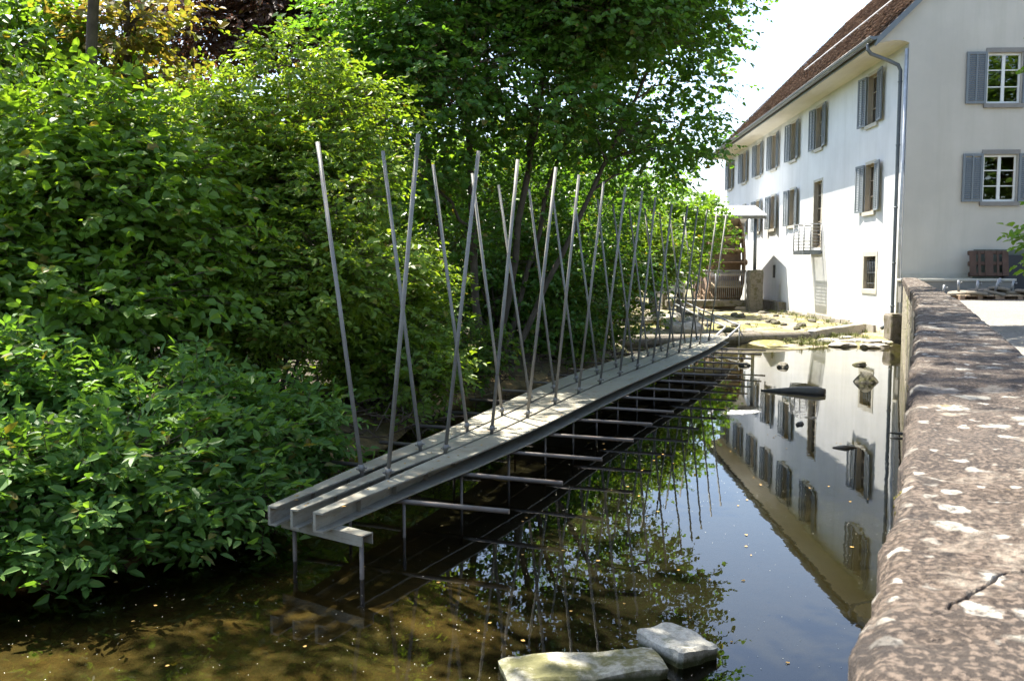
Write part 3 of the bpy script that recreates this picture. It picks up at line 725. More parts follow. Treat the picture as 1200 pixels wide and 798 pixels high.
for i, t in enumerate(tt):
    q0 = bp(max(t - .01, 0), .5); q1 = bp(t + .01, .5); dirv = Vector((q1[0] - q0[0], q1[1] - q0[1], 0)).normalized(); side = Vector((dirv.y, -dirv.x, 0))
    ph = 2.86 + .22 * i / (NP - 1)
    for f, sg, ln in ((.315, -1, .42), (.645, 1, .345)):
        q = bp(t, f); b0 = Vector(rel(q[0], q[1], DZ - .10)); ln_ = ln + rs.uniform(-.04, .04); hh = ph + rs.uniform(-.05, .05)
        top = b0 + side * sg * ln_ + dirv * rs.uniform(-.05, .05) + Vector((0, 0, hh + .10))
        MB().tube([b0, top], .0185, 10).build('pole', M['pole_steel'], scu)
        u = (top - b0).normalized(); fo = b0 + u * .14
        m = MB(); m.tube([fo, fo + u * .055], .027, 10); m.tube([fo + u * .03 + side * .03, fo + u * .03 + side * .055], .009, 6); m.tube([fo + u * .012 - side * .03, fo + u * .012 - side * .05], .009, 6)
        m.build('pole_clamp', M['pole_steel'], scu)
    qc = bp(t, .5); wl = bp(t, 0); wr = bp(t, 1)
    hw = math.hypot(wr[0] - wl[0], wr[1] - wl[1]) / 2
    c_ = Vector(rel(qc[0], qc[1], DZ - .165 - .026)); ext = hw + .88
    sl_ = rs.uniform(-.01, .01)
    MB().tube([c_ - side * (ext + rs.uniform(-.08, .08)) + Vector((0, 0, sl_)), c_ + side * (ext + rs.uniform(-.05, .05)) - Vector((0, 0, sl_))], .021, 10).build('rod', M['rod_steel'], scu)
    for sg in (-1, 1):
        if (i % 2 == 0) or sg > 0:
            p = c_ + side * sg * (hw * .72)
            MB().tube([(p.x, p.y, -.45), (p.x, p.y, DZ - .21)], .014, 8).build('post', M['rod_steel'], scu)
# handrails that carry the curve on to the left bank
e1 = bp(1, .9); e2 = bp(1, .35)
m = MB(); m.tube([rel(e1[0], e1[1], DZ - .03), rel(6.75, 26.6, .52), rel(6.92, 27.15, .55), rel(6.85, 27.7, .57), rel(6.9, 32, .72), rel(6.95, 38, 1.0)], .03, 8)
m.tube([rel(e2[0], e2[1], DZ - .03), rel(6.30, 26.5, .50), rel(6.42, 26.95, .52), rel(6.42, 27.4, .53), rel(6.6, 32, .60), rel(6.75, 37, .78)], .03, 8)
for (x, y, z) in ((6.84, 26.9, .52), (6.88, 30.5, .66), (6.9, 33.2, .75), (6.62, 32.5, .6), (6.55, 30, .56), (6.93, 36, .9), (6.7, 35, .7)):
    m.tube([rel(x, y, -.1), rel(x, y, z)], .022, 6)
m.build('handrail', M['galv'], scu)

# ------------------------------------------------------------------ stones and debris in the water
o = stone_box('stepping_stone', .90, .32, .22, M['slab'], .03, 2, cuts=10); o.location = (.40, 4.93, -.045); o.rotation_euler = (R(2), R(-1.5), R(9)); tag(o, 'flat mossy stone slab lying in the water in front', 'stone')
o = stone_box('stepping_stone', .31, .40, .26, M['block'], .034, 5, cuts=14); o.location = (.99, 5.22, -.035); o.rotation_euler = (R(1), R(3), R(33)); tag(o, 'pale squared stone block beside the flat mossy slab in the water', 'stone')
rock('stone', (-.28, 4.75, -.13), (.26, .2, .12), M['slab'], 4, 'dark drowned stone touching the left end of the flat mossy slab', 'stone')
# pointed rock
bm = bmesh.new(); bmesh.ops.create_icosphere(bm, subdivisions=3, radius=1)
for v in bm.verts:
    d = v.co.normalized(); r = 1 - .55 * max(0, d.z) * (abs(d.x) + abs(d.y)) / 1.2 + .12 * mnoise.noise(d * 2.2)
    v.co = Vector((d.x * r * .25, d.y * r * .2, d.z * (.21 if d.z > 0 else .15) * (1.0 if d.z > 0 else 1)))
me = bpy.data.meshes.new('rock'); bm.to_mesh(me); bm.free()
o = link('rock', me, M['rock']); o.location = (7.12, 17.9, .0); tag(o, 'pointed pyramid shaped rock rising from the calm water near the parapet', 'rock')
m = MB(); m.tube([(4.65, 16.6, .0), (4.95, 16.48, .015), (5.3, 16.35, .03), (5.55, 16.2, .035), (5.68, 16.12, .03)], [.018, .05, .085, .10, .07], 10)
tag(m.build('log', M['wetwood']), 'dark tapered log floating on the reflection of the house', 'log')
rock('rock', (4.22, 13.0, -.02), (.10, .05, .06), M['wetwood'], 6, 'small dark stone breaking the water beyond the floating log', 'rock')
m = MB(); m.tube([(4.1, 11.3, .0), (4.25, 11.28, .012), (4.4, 11.3, .0)], [.015, .03, .012], 6)
tag(m.build('driftwood', M['wetwood']), 'short dark piece of driftwood floating below the balcony reflection', 'driftwood')
m = MB()
for a_, b_ in (((5.25, 12.35, .0), (5.55, 12.2, .01)), ((5.5, 12.05, 0), (5.66, 12.0, .008)), ((5.1, 11.95, 0), (5.3, 11.9, .006)), ((5.6, 12.3, 0), (5.7, 12.15, .01))):
    m.tube([a_, [(p + q) / 2 for p, q in zip(a_, b_)], b_], [.008, .02, .006], 6)
tag(m.build('driftwood_bits', M['wetwood']), 'scattered dark bits of driftwood floating close to the parapet wall', 'driftwood', kind='stuff')
rock('rock', (5.45, 20.9, .0), (.15, .12, .09), M['rock'], 11, 'left yellowish rock of two at the edge of the algae flat', 'rock')
rock('rock', (6.25, 20.6, .0), (.20, .13, .10), M['rock'], 12, 'right yellowish rock of two at the edge of the algae flat', 'rock')
rock('rock', (8.2, 21.0, .0), (.17, .11, .08), M['rock'], 13, 'low dark rock at the water edge below the house corner', 'rock')
# sill across the stream
m = MB(); m.tube([(2.3, 26.15, .08), (4, 26.6, .10), (5.6, 27.0, .09), (7.2, 27.35, .11), (8.6, 27.75, .12), (9.25, 27.95, .12)], [.19, .20, .19, .21, .19, .17], 12)
tag(m.build('weir_log', M['conc_dark']), 'long dark weathered sill log lying across the stream behind the steel rails', 'log')
o = stone_box('weir_beam', 4.6, .32, .42, M['conc'], .02, 9, cuts=10); o.location = (10.85, 29.75, .12); o.rotation_euler = (0, 0, math.atan2(1.17, 1)); tag(o, 'straight pale concrete beam slanting from the sill log to the house foot', 'beam')
rs = random.Random(11)
for k in range(34):
    x = rs.uniform(9.6, 12.2); y = rs.uniform(25.2, 29.0)
    if y > float(weir_y(np.array(x))) - .3 or x > par_x(min(y, 27)) - .25: continue
    s_ = rs.uniform(.10, .32)
    rock('flat_stone', (x, y, .04), (s_ * 1.5, s_, s_ * .42), M['conc'], 20 + k, 'pale flat rubble stone at the foot of the house corner', 'stone', 'rubble stones at the foot of the house corner', sub=2, flat=.5)
for k in range(26):
    x = rs.uniform(7.2, 12.2); y = rs.uniform(30, 42)
    if y < float(weir_y(np.array(x))) + .6 or x > 12.2 + (y - 29) * .052 - .3: continue
    s_ = rs.uniform(.08, .2)
    rock('loose_stone', (x, y, .15), (s_ * 1.3, s_, s_ * .7), M['rock'], 60 + k, 'small loose stone on the dried bed behind the sill log', 'stone', 'loose stones on the dried stream bed', sub=2)
for k in range(10):
    x = rs.uniform(4.4, 6.4); y = rs.uniform(29, 36)
    s_ = rs.uniform(.15, .38)
    rock('bank_boulder', (x, y, .28), (s_ * 1.3, s_, s_ * .8), M['conc'], 100 + k, 'pale boulder on the far left bank below the concrete block', 'boulder', 'boulders on the far left bank', sub=2)

def specks(name, n, fx, fy, size, mat, z=.004):
    V = []; 
    x = fx(n); y = fy(n); a = rng.uniform(0, 6.28, n); s = rng.uniform(.5, 1, n) * size
    if n > 1000: keep_ = rng.random(n) < np.clip(.55 + .75 * sn(x, y, 1.3), .06, 1); x, y, a, s = x[keep_], y[keep_], a[keep_], s[keep_]
    ok = (x > np.interp(y, SY, SX) + .2) & (x < par_x(np.minimum(y, 27)) - .1) & (ground_z(x, y) < -.05)
    x, y, a, s = x[ok], y[ok], a[ok], s[ok]; n = len(x)
    V = np.zeros((n, 5, 3))
    for k in range(5):
        V[:, k, 0] = x + np.cos(a + k * 1.257) * s * (1 if k % 2 else .6); V[:, k, 1] = y + np.sin(a + k * 1.257) * s * .8; V[:, k, 2] = z
    f = (np.arange(n)[:, None] * 5 + np.arange(5)[None]).ravel()
    return link(name, np_mesh(name, V.reshape(-1, 3), f, np.full(n, 5)), mat)
tag(specks('floating_pollen', 4600, lambda n: rng.uniform(-4, 6, n), lambda n: rng.uniform(4, 16, n) ** 1.0, .0048, M['petal']), 'pale seed fluff and pollen specks drifting on the dark water', 'pollen', kind='stuff')
tag(specks('floating_leaves', 150, lambda n: rng.uniform(-3, 5, n), lambda n: rng.uniform(4.2, 14, n), .022, M['yellowleaf'], .006), 'fallen yellow leaves floating on the stream', 'leaves', kind='stuff')

n_ = 170; P_ = [bp(rng.uniform(0, 1), rng.choice([rng.uniform(.02, .27), rng.uniform(.36, .60), rng.uniform(.70, .97)])) for _ in range(n_)]
m = MB()
for q in P_:
    a = rng.uniform(0, 6.28); l_ = rng.uniform(.010, .028); w_ = l_ * rng.uniform(.3, .55); c_, s__ = math.cos(a), math.sin(a)
    m.add([(q[0] + x * c_ - y * s__, q[1] + x * s__ + y * c_, DZ + z) for x, y, z in ((-l_, 0, .002), (-l_ * .2, -w_, .006), (l_, 0, .003), (l_ * .2, w_, .007))], [(0, 1, 2, 3)])
tag(m.build('deck_litter', M['yellowleaf']), 'dry leaves and seed litter scattered on the steel beams', 'leaf litter', kind='stuff')
# ------------------------------------------------------------------ wheel end of the stream
wh = empty('water_wheel', (11.0, 48.2, 2.55)); tag(wh, 'big old wooden water wheel at the far end of the white house', 'water wheel')
RW = 2.45; Wd = 1.7
for xo in (-Wd / 2, Wd / 2):
    m = MB(); nseg = 40
    for k in range(nseg):
        a0, a1 = 2 * math.pi * k / nseg, 2 * math.pi * (k + 1) / nseg
        vs_ = [(x, r * math.cos(a), r * math.sin(a)) for x in (xo - .05, xo + .05) for r, a in ((RW - .42, a0), (RW, a0), (RW, a1), (RW - .42, a1))]
        m.add(vs_, [(0, 1, 2, 3), (7, 6, 5, 4), (1, 5, 6, 2), (0, 3, 7, 4)])
    m.build('rim', M['oldwood'], wh)
    m = MB()
    for k in range(8):
        a0 = math.pi * k / 4; mt = Matrix.Rotation(a0, 4, 'X'); m.box((xo - .04, -.07, .15), (xo + .04, .07, RW - .421), 0, mt)
    m.build('spokes', M['oldwood'], wh)
for k in range(24):
    mt = Matrix.Rotation(2 * math.pi * k / 24, 4, 'X'); MB().box((-Wd / 2 + .052, -.03, RW - .55), (Wd / 2 - .052, .03, RW + .12), 0, mt).build('paddle', M['palewood'] if k % 3 else M['oldwood'], wh)
m = MB()
for k in range(36):
    a0, a1 = 2 * math.pi * k / 36, 2 * math.pi * (k + 1) / 36
    vs_ = [(x, r_ * math.cos(a), r_ * math.sin(a)) for x in (-Wd / 2 + .053, Wd / 2 - .053) for r_, a in ((RW - .62, a0), (RW - .57, a0), (RW - .57, a1), (RW - .62, a1))]
    m.add(vs_, [(0, 1, 2, 3), (7, 6, 5, 4), (1, 5, 6, 2), (0, 3, 7, 4)])
m.build('drum_boards', M['oldwood'], wh)
MB().tube([(-1.5, 0, 0), (1.6, 0, 0)], .15, 12).build('axle', M['oldwood'], wh)
cp = stone_box('gate_pillar', .68, .68, 2.3, M['conc_dark'], .03, 4); cp.location = (12.15, 44.9, 1.0); tag(cp, 'square rough concrete pillar carrying the steel canopy post', 'pillar')
cpo = empty('wheel_canopy', (HX, HY, 0), -R(2.99)); tag(cpo, 'white gabled canopy roof on a steel post above the water wheel', 'canopy')
yr, zr, ya, za, yb_, zb, xi, xo = 18.3, 5.45, 15.6, 4.82, 20.95, 4.70, -.80, -3.6
m = MB(); th = .05
for (y0_, z0_), (y1_, z1_) in (((ya, za), (yr, zr)), ((yr, zr), (yb_, zb))):
    m.add([(x, y, z + d_) for d_ in (0, th) for x, y, z in ((xo, y0_, z0_), (xi, y0_, z0_), (xi, y1_, z1_), (xo, y1_, z1_))], [(0, 3, 2, 1), (4, 5, 6, 7), (0, 1, 5, 4), (1, 2, 6, 5), (2, 3, 7, 6), (3, 0, 4, 7)])
m.build('roof_sheet', M['canopy'], cpo)
m = MB(); m.box((xo, ya + .05, za - .14), (xi, ya + .15, za - .003)); m.box((xo, yb_ - .15, zb - .14), (xi, yb_ - .05, zb - .003)); m.build('beam_frame', M['greystone'], cpo)
MB().tube([(-1.27, 15.9, 2.15), (-1.27, 15.9, za - .05)], .085, 10).build('post', M['zinc'], cpo)
MB().tube([(-1.27, 20.7, -.2), (-1.27, 20.7, zb - .1)], .085, 10).build('post', M['zinc'], cpo)
MB().tube([(-3.5, 20.7, -.2), (-3.5, 20.7, zb - .1)], .085, 10).build('post', M['zinc'], cpo)
gf = empty('wheel_fence', (10.6, 45.35, 0)); tag(gf, 'grey steel bar fence in front of the water wheel', 'fence')
m = MB()
for k in range(30): m.tube([(-1.75 + k * .10, 0, .62), (-1.75 + k * .10, 0, 2.12)], .014, 6)
m.build('bars', M['galv'], gf)
MB().tube([(-1.85, 0, 2.12), (1.22, 0, 2.12)], .028, 6).build('rail', M['galv'], gf); MB().tube([(-1.85, 0, .62), (1.22, 0, .62)], .028, 6).build('rail', M['galv'], gf)
for x in (-1.85, -.3, 1.22): MB().tube([(x, .02, .4), (x, .02, 2.14)], .03, 8).build('post', M['galv'], gf)
o = stone_box('sluice_beam', 4.6, .5, .34, M['conc_dark'], .03, 6); o.location = (10.1, 45.5, .46); tag(o, 'dark concrete sluice beam under the bar fence', 'beam')
MB_ = MB(); MB_.box((7.7, 45.9, 0), (7.95, 50.6, 2.4)); o = MB_.build('sluice_wall', M['conc_dark']); tag(o, 'old concrete side wall of the wheel pit half hidden by leaves', 'wall')
cb = empty('sluice_block', (6.75, 39.2, 0)); tag(cb, 'beige concrete box on short legs on the far left bank', 'block')
o = stone_box('block', 1.5, 1.0, .95, M['sandstone'], .03, 7, cb); o.location = (0, 0, 1.62)
for x in (-.55, .6): MB().box((x - .1, -.35, .1), (x + .1, .35, 1.16)).build('leg', M['conc_dark'], cb)

# ------------------------------------------------------------------ yard things
def pallet(name, loc, rz, label, rx=0, mats=('palewood', 'oldwood'), group=None, boards=None):
    p = empty(name, loc, rz); p.rotation_euler.x = rx; tag(p, label, 'pallet', group)
    m = MB()
    for x, w_ in (boards or [(-.6 + k * .175, .14) for k in range(7)]): m.box((x, -.4, .122), (x + w_, .4, .144))
    m.build('deck_boards', M[mats[0]], p, .004)
    m = MB()
    for x in (-.6, -.07, .46):
        for y in (-.4, -.07, .27): m.box((x, y, .022), (x + .14, y + .13, .100))
    for y in (-.4, -.05, .3): m.box((-.6, y, 0), (.6, y + .1, .021)); m.box((-.6, y, .101), (.6, y + .1, .1215))
    m.build('runners', M[mats[1]], p)
    return p
pallet('pallet', (13.75, 26.75, 1.334), R(2), 'pale wooden pallet under the left heap of parasol bases')
pallet('pallet', (14.98, 26.8, 1.334), R(-1), 'pale wooden pallet under the right heap of parasol bases')
pallet('pallet', (15.9, 27.95, 1.334), R(2), 'wooden pallet at the right edge with a black sheet on it')
o = MB().box((-.55, -.38, 0), (.55, .38, .07)).build('folded_sheet', M['black'], None, .02); o.location = (15.9, 27.95, 1.48); tag(o, 'folded black sheet lying on the rightmost pallet', 'sheet')
def stand(lx, ly, z): return Vector((HX, HY, 0)) + Matrix.Rotation(-R(2.99), 4, 'Z') @ Vector((lx, ly, z))
p = stand(2.52, -.34, 1.95)
pallet('pallet', (p.x, p.y, 2.05 + .35), -R(3), 'dark brown wooden pallet standing upright against the gable wall', R(82), ('darkwood', 'darkwood'), None, [(-.6, .20), (-.33, .08), (-.12, .25), (.24, .07), (.41, .19)])
p = stand(2.95, -.10, 0); o = MB().box((-.75, -.02, 1.34), (.85, .02, 2.86)).build('green_board', M['greenboard'], None, .006); o.location = (p.x, p.y, 0); o.rotation_euler = (0, 0, -R(3)); tag(o, 'greenish panel leaning on the gable behind the dark pallet', 'panel')
p = stand(3.45, -.30, 0); o = MB().box((-.38, -.03, 1.334), (.45, .03, 2.68)).build('black_board', M['black'], None, .006); o.location = (p.x, p.y, 0); o.rotation_euler = (R(-1.0), 0, -R(3)); tag(o, 'black board leaning beside the upright pallet', 'panel')
def disc(mb, r, h, n=28):
    mb.tube([(0, 0, 0), (0, 0, .015), (0, 0, h - .02), (0, 0, h)], [r * .96, r, r, r * .93], n)
lab = ['far left', 'second', 'third', 'fourth', 'fifth', 'sixth', 'seventh', 'eighth']
spots = [(13.13, 27.35, 1.36, 4, .40), (13.35, 26.8, 1.48, -6, .43), (13.72, 26.5, 1.48, 5, .43), (14.05, 27.05, 1.55, -5, .30), (14.33, 26.65, 1.49, 12, .46), (14.62, 26.95, 1.58, 8, .40), (14.95, 26.9, 1.50, 8, .42), (15.22, 26.6, 1.50, 13, .45)]
names = ['parasol base on the ground at the left end of the heap', 'parasol base with the tallest left tube on the left pallet', 'front parasol base with short upright tube on the left pallet', 'parasol base with the shortest tube at the back of the heap',
         'parasol base with right leaning tube between the pallets', 'parasol base lying on others amid the right pallet', 'back parasol base on the right pallet', 'tilted parasol base at the right end of the right pallet']
for (x, y, z, tl, th), nm in zip(spots, names):
    b_ = empty('parasol_base', (x, y, z)); b_.rotation_euler = (R(random.uniform(-6, 6)), R(tl), random.uniform(0, .3)); tag(b_, 'round concrete ' + nm, 'parasol base', 'round parasol bases heaped on the pallets')
    m = MB(); disc(m, .31, .09); m.build('disc', M['base_conc'], b_)
    m = MB(); m.tube([(0, 0, .09), (0, 0, th)], .034, 12); m.build('tube', M['galv'], b_)
    m = MB(); m.tube([(.03, 0, th - .08), (.09, 0, th - .08)], .012, 8); m.tube([(.09, 0, th - .08), (.12, 0, th - .08)], .028, 8); m.build('knob', M['galv'], b_)

# ------------------------------------------------------------------ vegetation
def unit(v): return v / np.maximum(np.linalg.norm(v, axis=1, keepdims=True), 1e-9)
def leaves(P, D, N, L, W, fold=.18, droop=.12):
    D = unit(D); S = unit(np.cross(D, N)); N = np.cross(S, D)
    L = L[:, None]; W = W[:, None]
    V = np.empty((len(P), 6, 3))
    V[:, 0] = P; V[:, 3] = P + D * L - N * L * droop
    for s, a, b in ((1, 1, 2), (-1, 5, 4)):
        V[:, a] = P + D * L * .30 + S * s * W * .5 + N * W * fold
        V[:, b] = P + D * L * .68 + S * s * W * .40 + N * (W * fold * .8 - L * droop * .45)
    return V
def crown_noise(P, s, ph):
    x, y, z = P[:, 0] * s + ph, P[:, 1] * s + ph * 1.7, P[:, 2] * s + ph * .6
    return (np.sin(x * 1.7 + 1.3 * np.sin(y * 1.1)) + np.sin(y * 1.9 + 1.2 * np.sin(z * 1.3)) + np.sin(z * 2.1 + 1.1 * np.sin(x * 1.5)) + .7 * np.sin((x + y + z) * 2.9)) / 3.7
def plant(name, label, cat, base, lobes, leaf, mats, twig_n=9, twig_l=.42, llen=.075, lw=.55, dens=1.0, gap=-.25, trunk=None, seed=1, flat=.6, up=.12, droop=.15, group=None, flower=False, limb_r=.03, thin=.05, face=.75):
    """lobes: (x,y,z, rx,ry,rz) in world metres. Leaves sit on twigs spread through the shell of every lobe."""
    g = np.random.default_rng(seed); root = empty(name, base); tag(root, label, cat, group); B = np.array(base)
    Vs, wood = [], MB()
    tw = MB(); flw = []
    for li, (cx, cy_, cz, rx, ry, rz) in enumerate(lobes):
        rad = np.array([rx, ry, rz]); area = 4 * math.pi * ((rx * ry) ** 1.6 / 3 + (rx * rz) ** 1.6 / 3 + (ry * rz) ** 1.6 / 3) ** (1 / 1.6)
        n = max(12, int(dens * area * 2.0 / (twig_n * llen * llen * lw * .7)))
        u = unit(g.normal(size=(n, 3)))
        ph = seed * 2.3 + li * 1.9
        rr = (1 - .62 * g.random(n) ** 1.9)
        bump = 1 + .30 * crown_noise(u * 2.0, 1.5, ph)
        P = np.array([cx, cy_, cz]) + u * rad * (rr * bump)[:, None]
        keep = crown_noise(P, 1.25 / max(.6, min(2.2, (rx * ry * rz) ** (1 / 3))), ph * .7) > gap - .35 * (rr < .6)
        keep &= P[:, 2] > .08
        P, u, rr = P[keep], u[keep], rr[keep]; n = len(P)
        if n == 0: continue
        h = g.normal(size=(n, 3)); h[:, 2] *= .35
        T = unit(u * .75 + h * .45 + np.array([0, 0, up])); T[:, 2] *= flat; T = unit(T)
        Lt = twig_l * g.uniform(.6, 1.25, n)
        side0 = unit(np.cross(T, np.array([0, 0, 1.0]) + .25 * g.normal(size=(n, 3))))
        nrm = unit(np.cross(side0, T)); nrm *= np.sign(nrm[:, 2:3] + 1e-6); nrm = nrm + face * u * np.array([1, 1, .5])
        for k in range(twig_n):
            s = (k + .6) / twig_n
            sg = 1 if k % 2 else -1
            q = P + T * (Lt * s)[:, None] - np.array([0, 0, 1.0]) * (Lt * droop * s * s)[:, None]
            if k == twig_n - 1: Dl = T + .2 * g.normal(size=(n, 3))
            else: Dl = T * .55 + side0 * sg * .85 + .28 * g.normal(size=(n, 3)) - np.array([0, 0, .22])
            Nn = nrm + .38 * g.normal(size=(n, 3))
            L = llen * g.uniform(.5, 1.32, n) * (1.12 - .35 * abs(s - .55))
            Vs.append(leaves(q, Dl, Nn, L, L * lw * g.uniform(.85, 1.15, n)))
        if thin:
            for j in np.flatnonzero(g.random(n) < .55):
                a = P[j]; b = P[j] + T[j] * Lt[j] * .9 - np.array([0, 0, 1]) * Lt[j] * droop * .8; c_ = P[j] - u[j] * rad * .22
                tw.tube([c_ - B, a - B, b - B], [thin * .11, thin * .08, thin * .03], 3, 0, False)
        if flower:
            for j in np.flatnonzero((g.random(n) < .30) & (u[:, 2] > -.1) & (rr > .75)):
                flw.append(P[j] + T[j] * Lt[j] * .95 + np.array([0, 0, .03]))
    V = np.concatenate(Vs).reshape(-1, 3) - B; nl = len(V) // 6
    i = np.arange(nl)[:, None] * 6
    Fc = np.concatenate([i + np.array([0, 1, 2, 3])[None], i + np.array([0, 3, 4, 5])[None]]); mi = np.zeros(len(Fc), int)
    if flw:
        Fp = np.repeat(np.array(flw), 9, 0); n = len(Fp); Fp = Fp + g.normal(size=(n, 3)) * np.array([.022, .022, .008]) - B
        a = g.uniform(0, 6.28, n); s = g.uniform(.006, .011, n); Q = np.empty((n, 4, 3))
        for k in range(4): Q[:, k] = Fp + np.stack([np.cos(a + k * 1.571) * s, np.sin(a + k * 1.571) * s, g.uniform(-.003, .003, n)], 1)
        b0 = len(V); V = np.concatenate([V, Q.reshape(-1, 3)]); ff = b0 + np.arange(n * 4).reshape(-1, 4)
        Fc = np.concatenate([Fc, ff]); mi = np.concatenate([mi, np.full(n, 2)])
    if tw.v:
        b0 = len(V); V = np.concatenate([V, np.array(tw.v)]); tf = np.array(tw.f) + b0
        Fc = np.concatenate([Fc, tf]); mi = np.concatenate([mi, np.ones(len(tf), int)])
    link('crown', np_mesh('crown', V, Fc.ravel(), np.full(len(Fc), 4), mi), [leaf, M['twig']] + ([M['flower']] if flw else []), root)
    # wood: stems from the base, limbs to every lobe
    gp = random.Random(seed)
    def limb(a, b, r0, r1, sag=.0, n=6):
        a, b = Vector(a), Vector(b); pts = []; L = (b - a).length
        for k in range(n + 1):
            t = k / n; p = a.lerp(b, t); p += Vector((gp.gauss(0, 1), gp.gauss(0, 1), gp.gauss(0, .5))) * L * .022 * (1 if 0 < k < n else 0); p.z += L * .10 * math.sin(math.pi * t) * sag
            pts.append(p - Vector(base))
        wood.tube(pts, [r0 + (r1 - r0) * (k / n) ** .8 for k in range(n + 1)], 8)
    tops = []
    if trunk:
        for pts, r0, r1 in trunk:
            P3 = [Vector(p) for p in pts]; fine = []
            for a, b in zip(P3[:-1], P3[1:]):
                for k in range(4): fine.append(a.lerp(b, k / 4) + Vector((gp.gauss(0, 1), gp.gauss(0, 1), 0)) * .03)
            fine.append(P3[-1]); nn = len(fine)
            wood.tube([p - Vector(base) for p in fine], [r0 + (r1 - r0) * k / (nn - 1) for k in range(nn)], 10)
            tops.append((fine, r0, r1))
    for (cx, cy_, cz, rx, ry, rz) in lobes:
        c_ = Vector((cx, cy_, cz))
        if tops:
            best = None
            for fine, r0, r1 in tops:
                for k, p in enumerate(fine):
                    if p.z > c_.z - .1: continue
                    d = (p - c_).length + .6 * max(0, (p.z - c_.z + 1.0))
                    if best is None or d < best[0]: best = (d, p, (r0 + (r1 - r0) * k / len(fine)) * .6)
            if best is None: best = (0, tops[0][0][0], tops[0][1] * .5)
            limb(best[1], c_, min(best[2], limb_r * 2), limb_r * .35, .6)
            src = c_
        else:
            limb(Vector(base) + Vector((gp.uniform(-.2, .2), gp.uniform(-.2, .2), -.1)), c_, limb_r, limb_r * .4, .2); src = c_
        for _ in range(5):
            d = Vector((gp.gauss(0, 1), gp.gauss(0, 1), gp.gauss(0, .8))).normalized()
            limb(c_, c_ + Vector((d.x * rx, d.y * ry, d.z * rz)) * .8, limb_r * .35, .004, .2, 4)
    wood.build('trunk', M['bark'], root)
    return root

ND = {}
def lob(cx, cy, cz, r, n, sx=1, sy=1, sz=1, seed=0, k=.55, shear=0):
    """n sub-lobes clustered in an ellipsoid"""
    g = random.Random(seed); out = []
    for i in range(n):
        d = Vector((g.gauss(0, 1), g.gauss(0, 1), g.gauss(0, 1))).normalized() * (g.random() ** .45)
        q = r * g.uniform(k * .75, k * 1.15)
        out.append((cx + d.x * (r * sx - q * .6), cy + d.y * (r * sy - q * .6) + shear * d.z * (r * sz - q * .5), cz + d.z * (r * sz - q * .5), q * 1.25, q * 1.12, q * .66))
    return out
# dogwood row along the water, lower left
for i, (x, y, h, r, s, lb) in enumerate([(-4.45, 6.55, .55, 1.0, 3, 'dark green dogwood bush at the bottom left edge over the water'),
                                     (-3.5, 6.95, .50, .95, 5, 'dark green dogwood bush second from the left along the water'),
                                     (-2.75, 7.75, .50, .85, 7, 'dark green dogwood bush with leaves touching the near end of the steel beams'),
                                     (-4.9, 7.6, 1.0, 1.0, 11, 'tall dark green dogwood bush at the left edge behind the front row'),
                                     (-3.7, 8.2, .95, 1.0, 9, 'dark green dogwood bush standing behind the middle of the front row'),
                                     (-2.62, 9.3, .5, .78, 13, 'dark green dogwood bush behind the foot of the first two poles')]):
    L_ = lob(x, y, h, r, 10, 1.1, .85, .8, s) + [(x + .1, y - .62 * r, .22, .5, .4, .25), (x + .55, y - .35 * r, .25, .45, .4, .25), (x - .5, y - .5 * r, .25, .45, .4, .25)]
    plant('dogwood_bush', lb, 'bush', (x - .1, y + .35, .1), L_, M['leaf_dogwood'], None, 9, .42, .108, .46, .70, -.36, None, 10 + s, .55, .25, .18, 'dogwood bushes along the near bank', limb_r=.014)
# big leaved hazel on the left
plant('hazel_shrub', 'tall big leaved hazel shrub filling the left edge with a sunlit top', 'shrub', (-5.0, 9.6, .4),
      lob(-5.1, 9.9, 2.5, 1.75, 19, 1.05, .7, 1.2, 21, .5, .55) + [(-4.1, 9.2, 1.9, .7, .7, .5), (-5.6, 10.9, 4.1, .8, .7, .5), (-4.7, 10.6, 3.7, .7, .7, .45)], M['leaf_hazel'], None, 8, .44, .115, .72, .62, -.24, None, 21, .5, .1, .24, limb_r=.03)
# flowering cornel, two big shrubs
plant('cornel_shrub', 'large bright green shrub dotted with cream flower heads behind the first pole', 'shrub', (-3.2, 11.6, .5),
      lob(-3.3, 12.1, 2.9, 1.9, 25, 1.0, .65, 1.3, 31, .46, .6) + [(-3.2, 13.3, 5.2, .8, .7, .45), (-2.5, 13.0, 4.7, .7, .6, .42), (-2.2, 11.5, 3.2, .7, .6, .42), (-2.1, 11.0, 2.1, .65, .6, .42), (-3.6, 10.7, 1.6, .8, .6, .45), (-4.1, 12.9, 4.6, .7, .6, .4)], M['leaf_cornel'], None, 9, .42, .090, .55, .62, -.16, None, 31, .45, .12, .2, flower=True, limb_r=.03)
plant('cornel_shrub', 'darker green shrub low behind the second and third poles', 'shrub', (-1.85, 12.6, .4),
      lob(-1.75, 13.2, 1.7, 1.25, 15, 1.05, .65, 1.15, 33, .5, .6) + [(-1.4, 12.2, .8, .6, .5, .4)], M['leaf_cornel'], None, 9, .40, .095, .55, .62, -.22, None, 33, .45, .1, .2, flower=True, limb_r=.025)
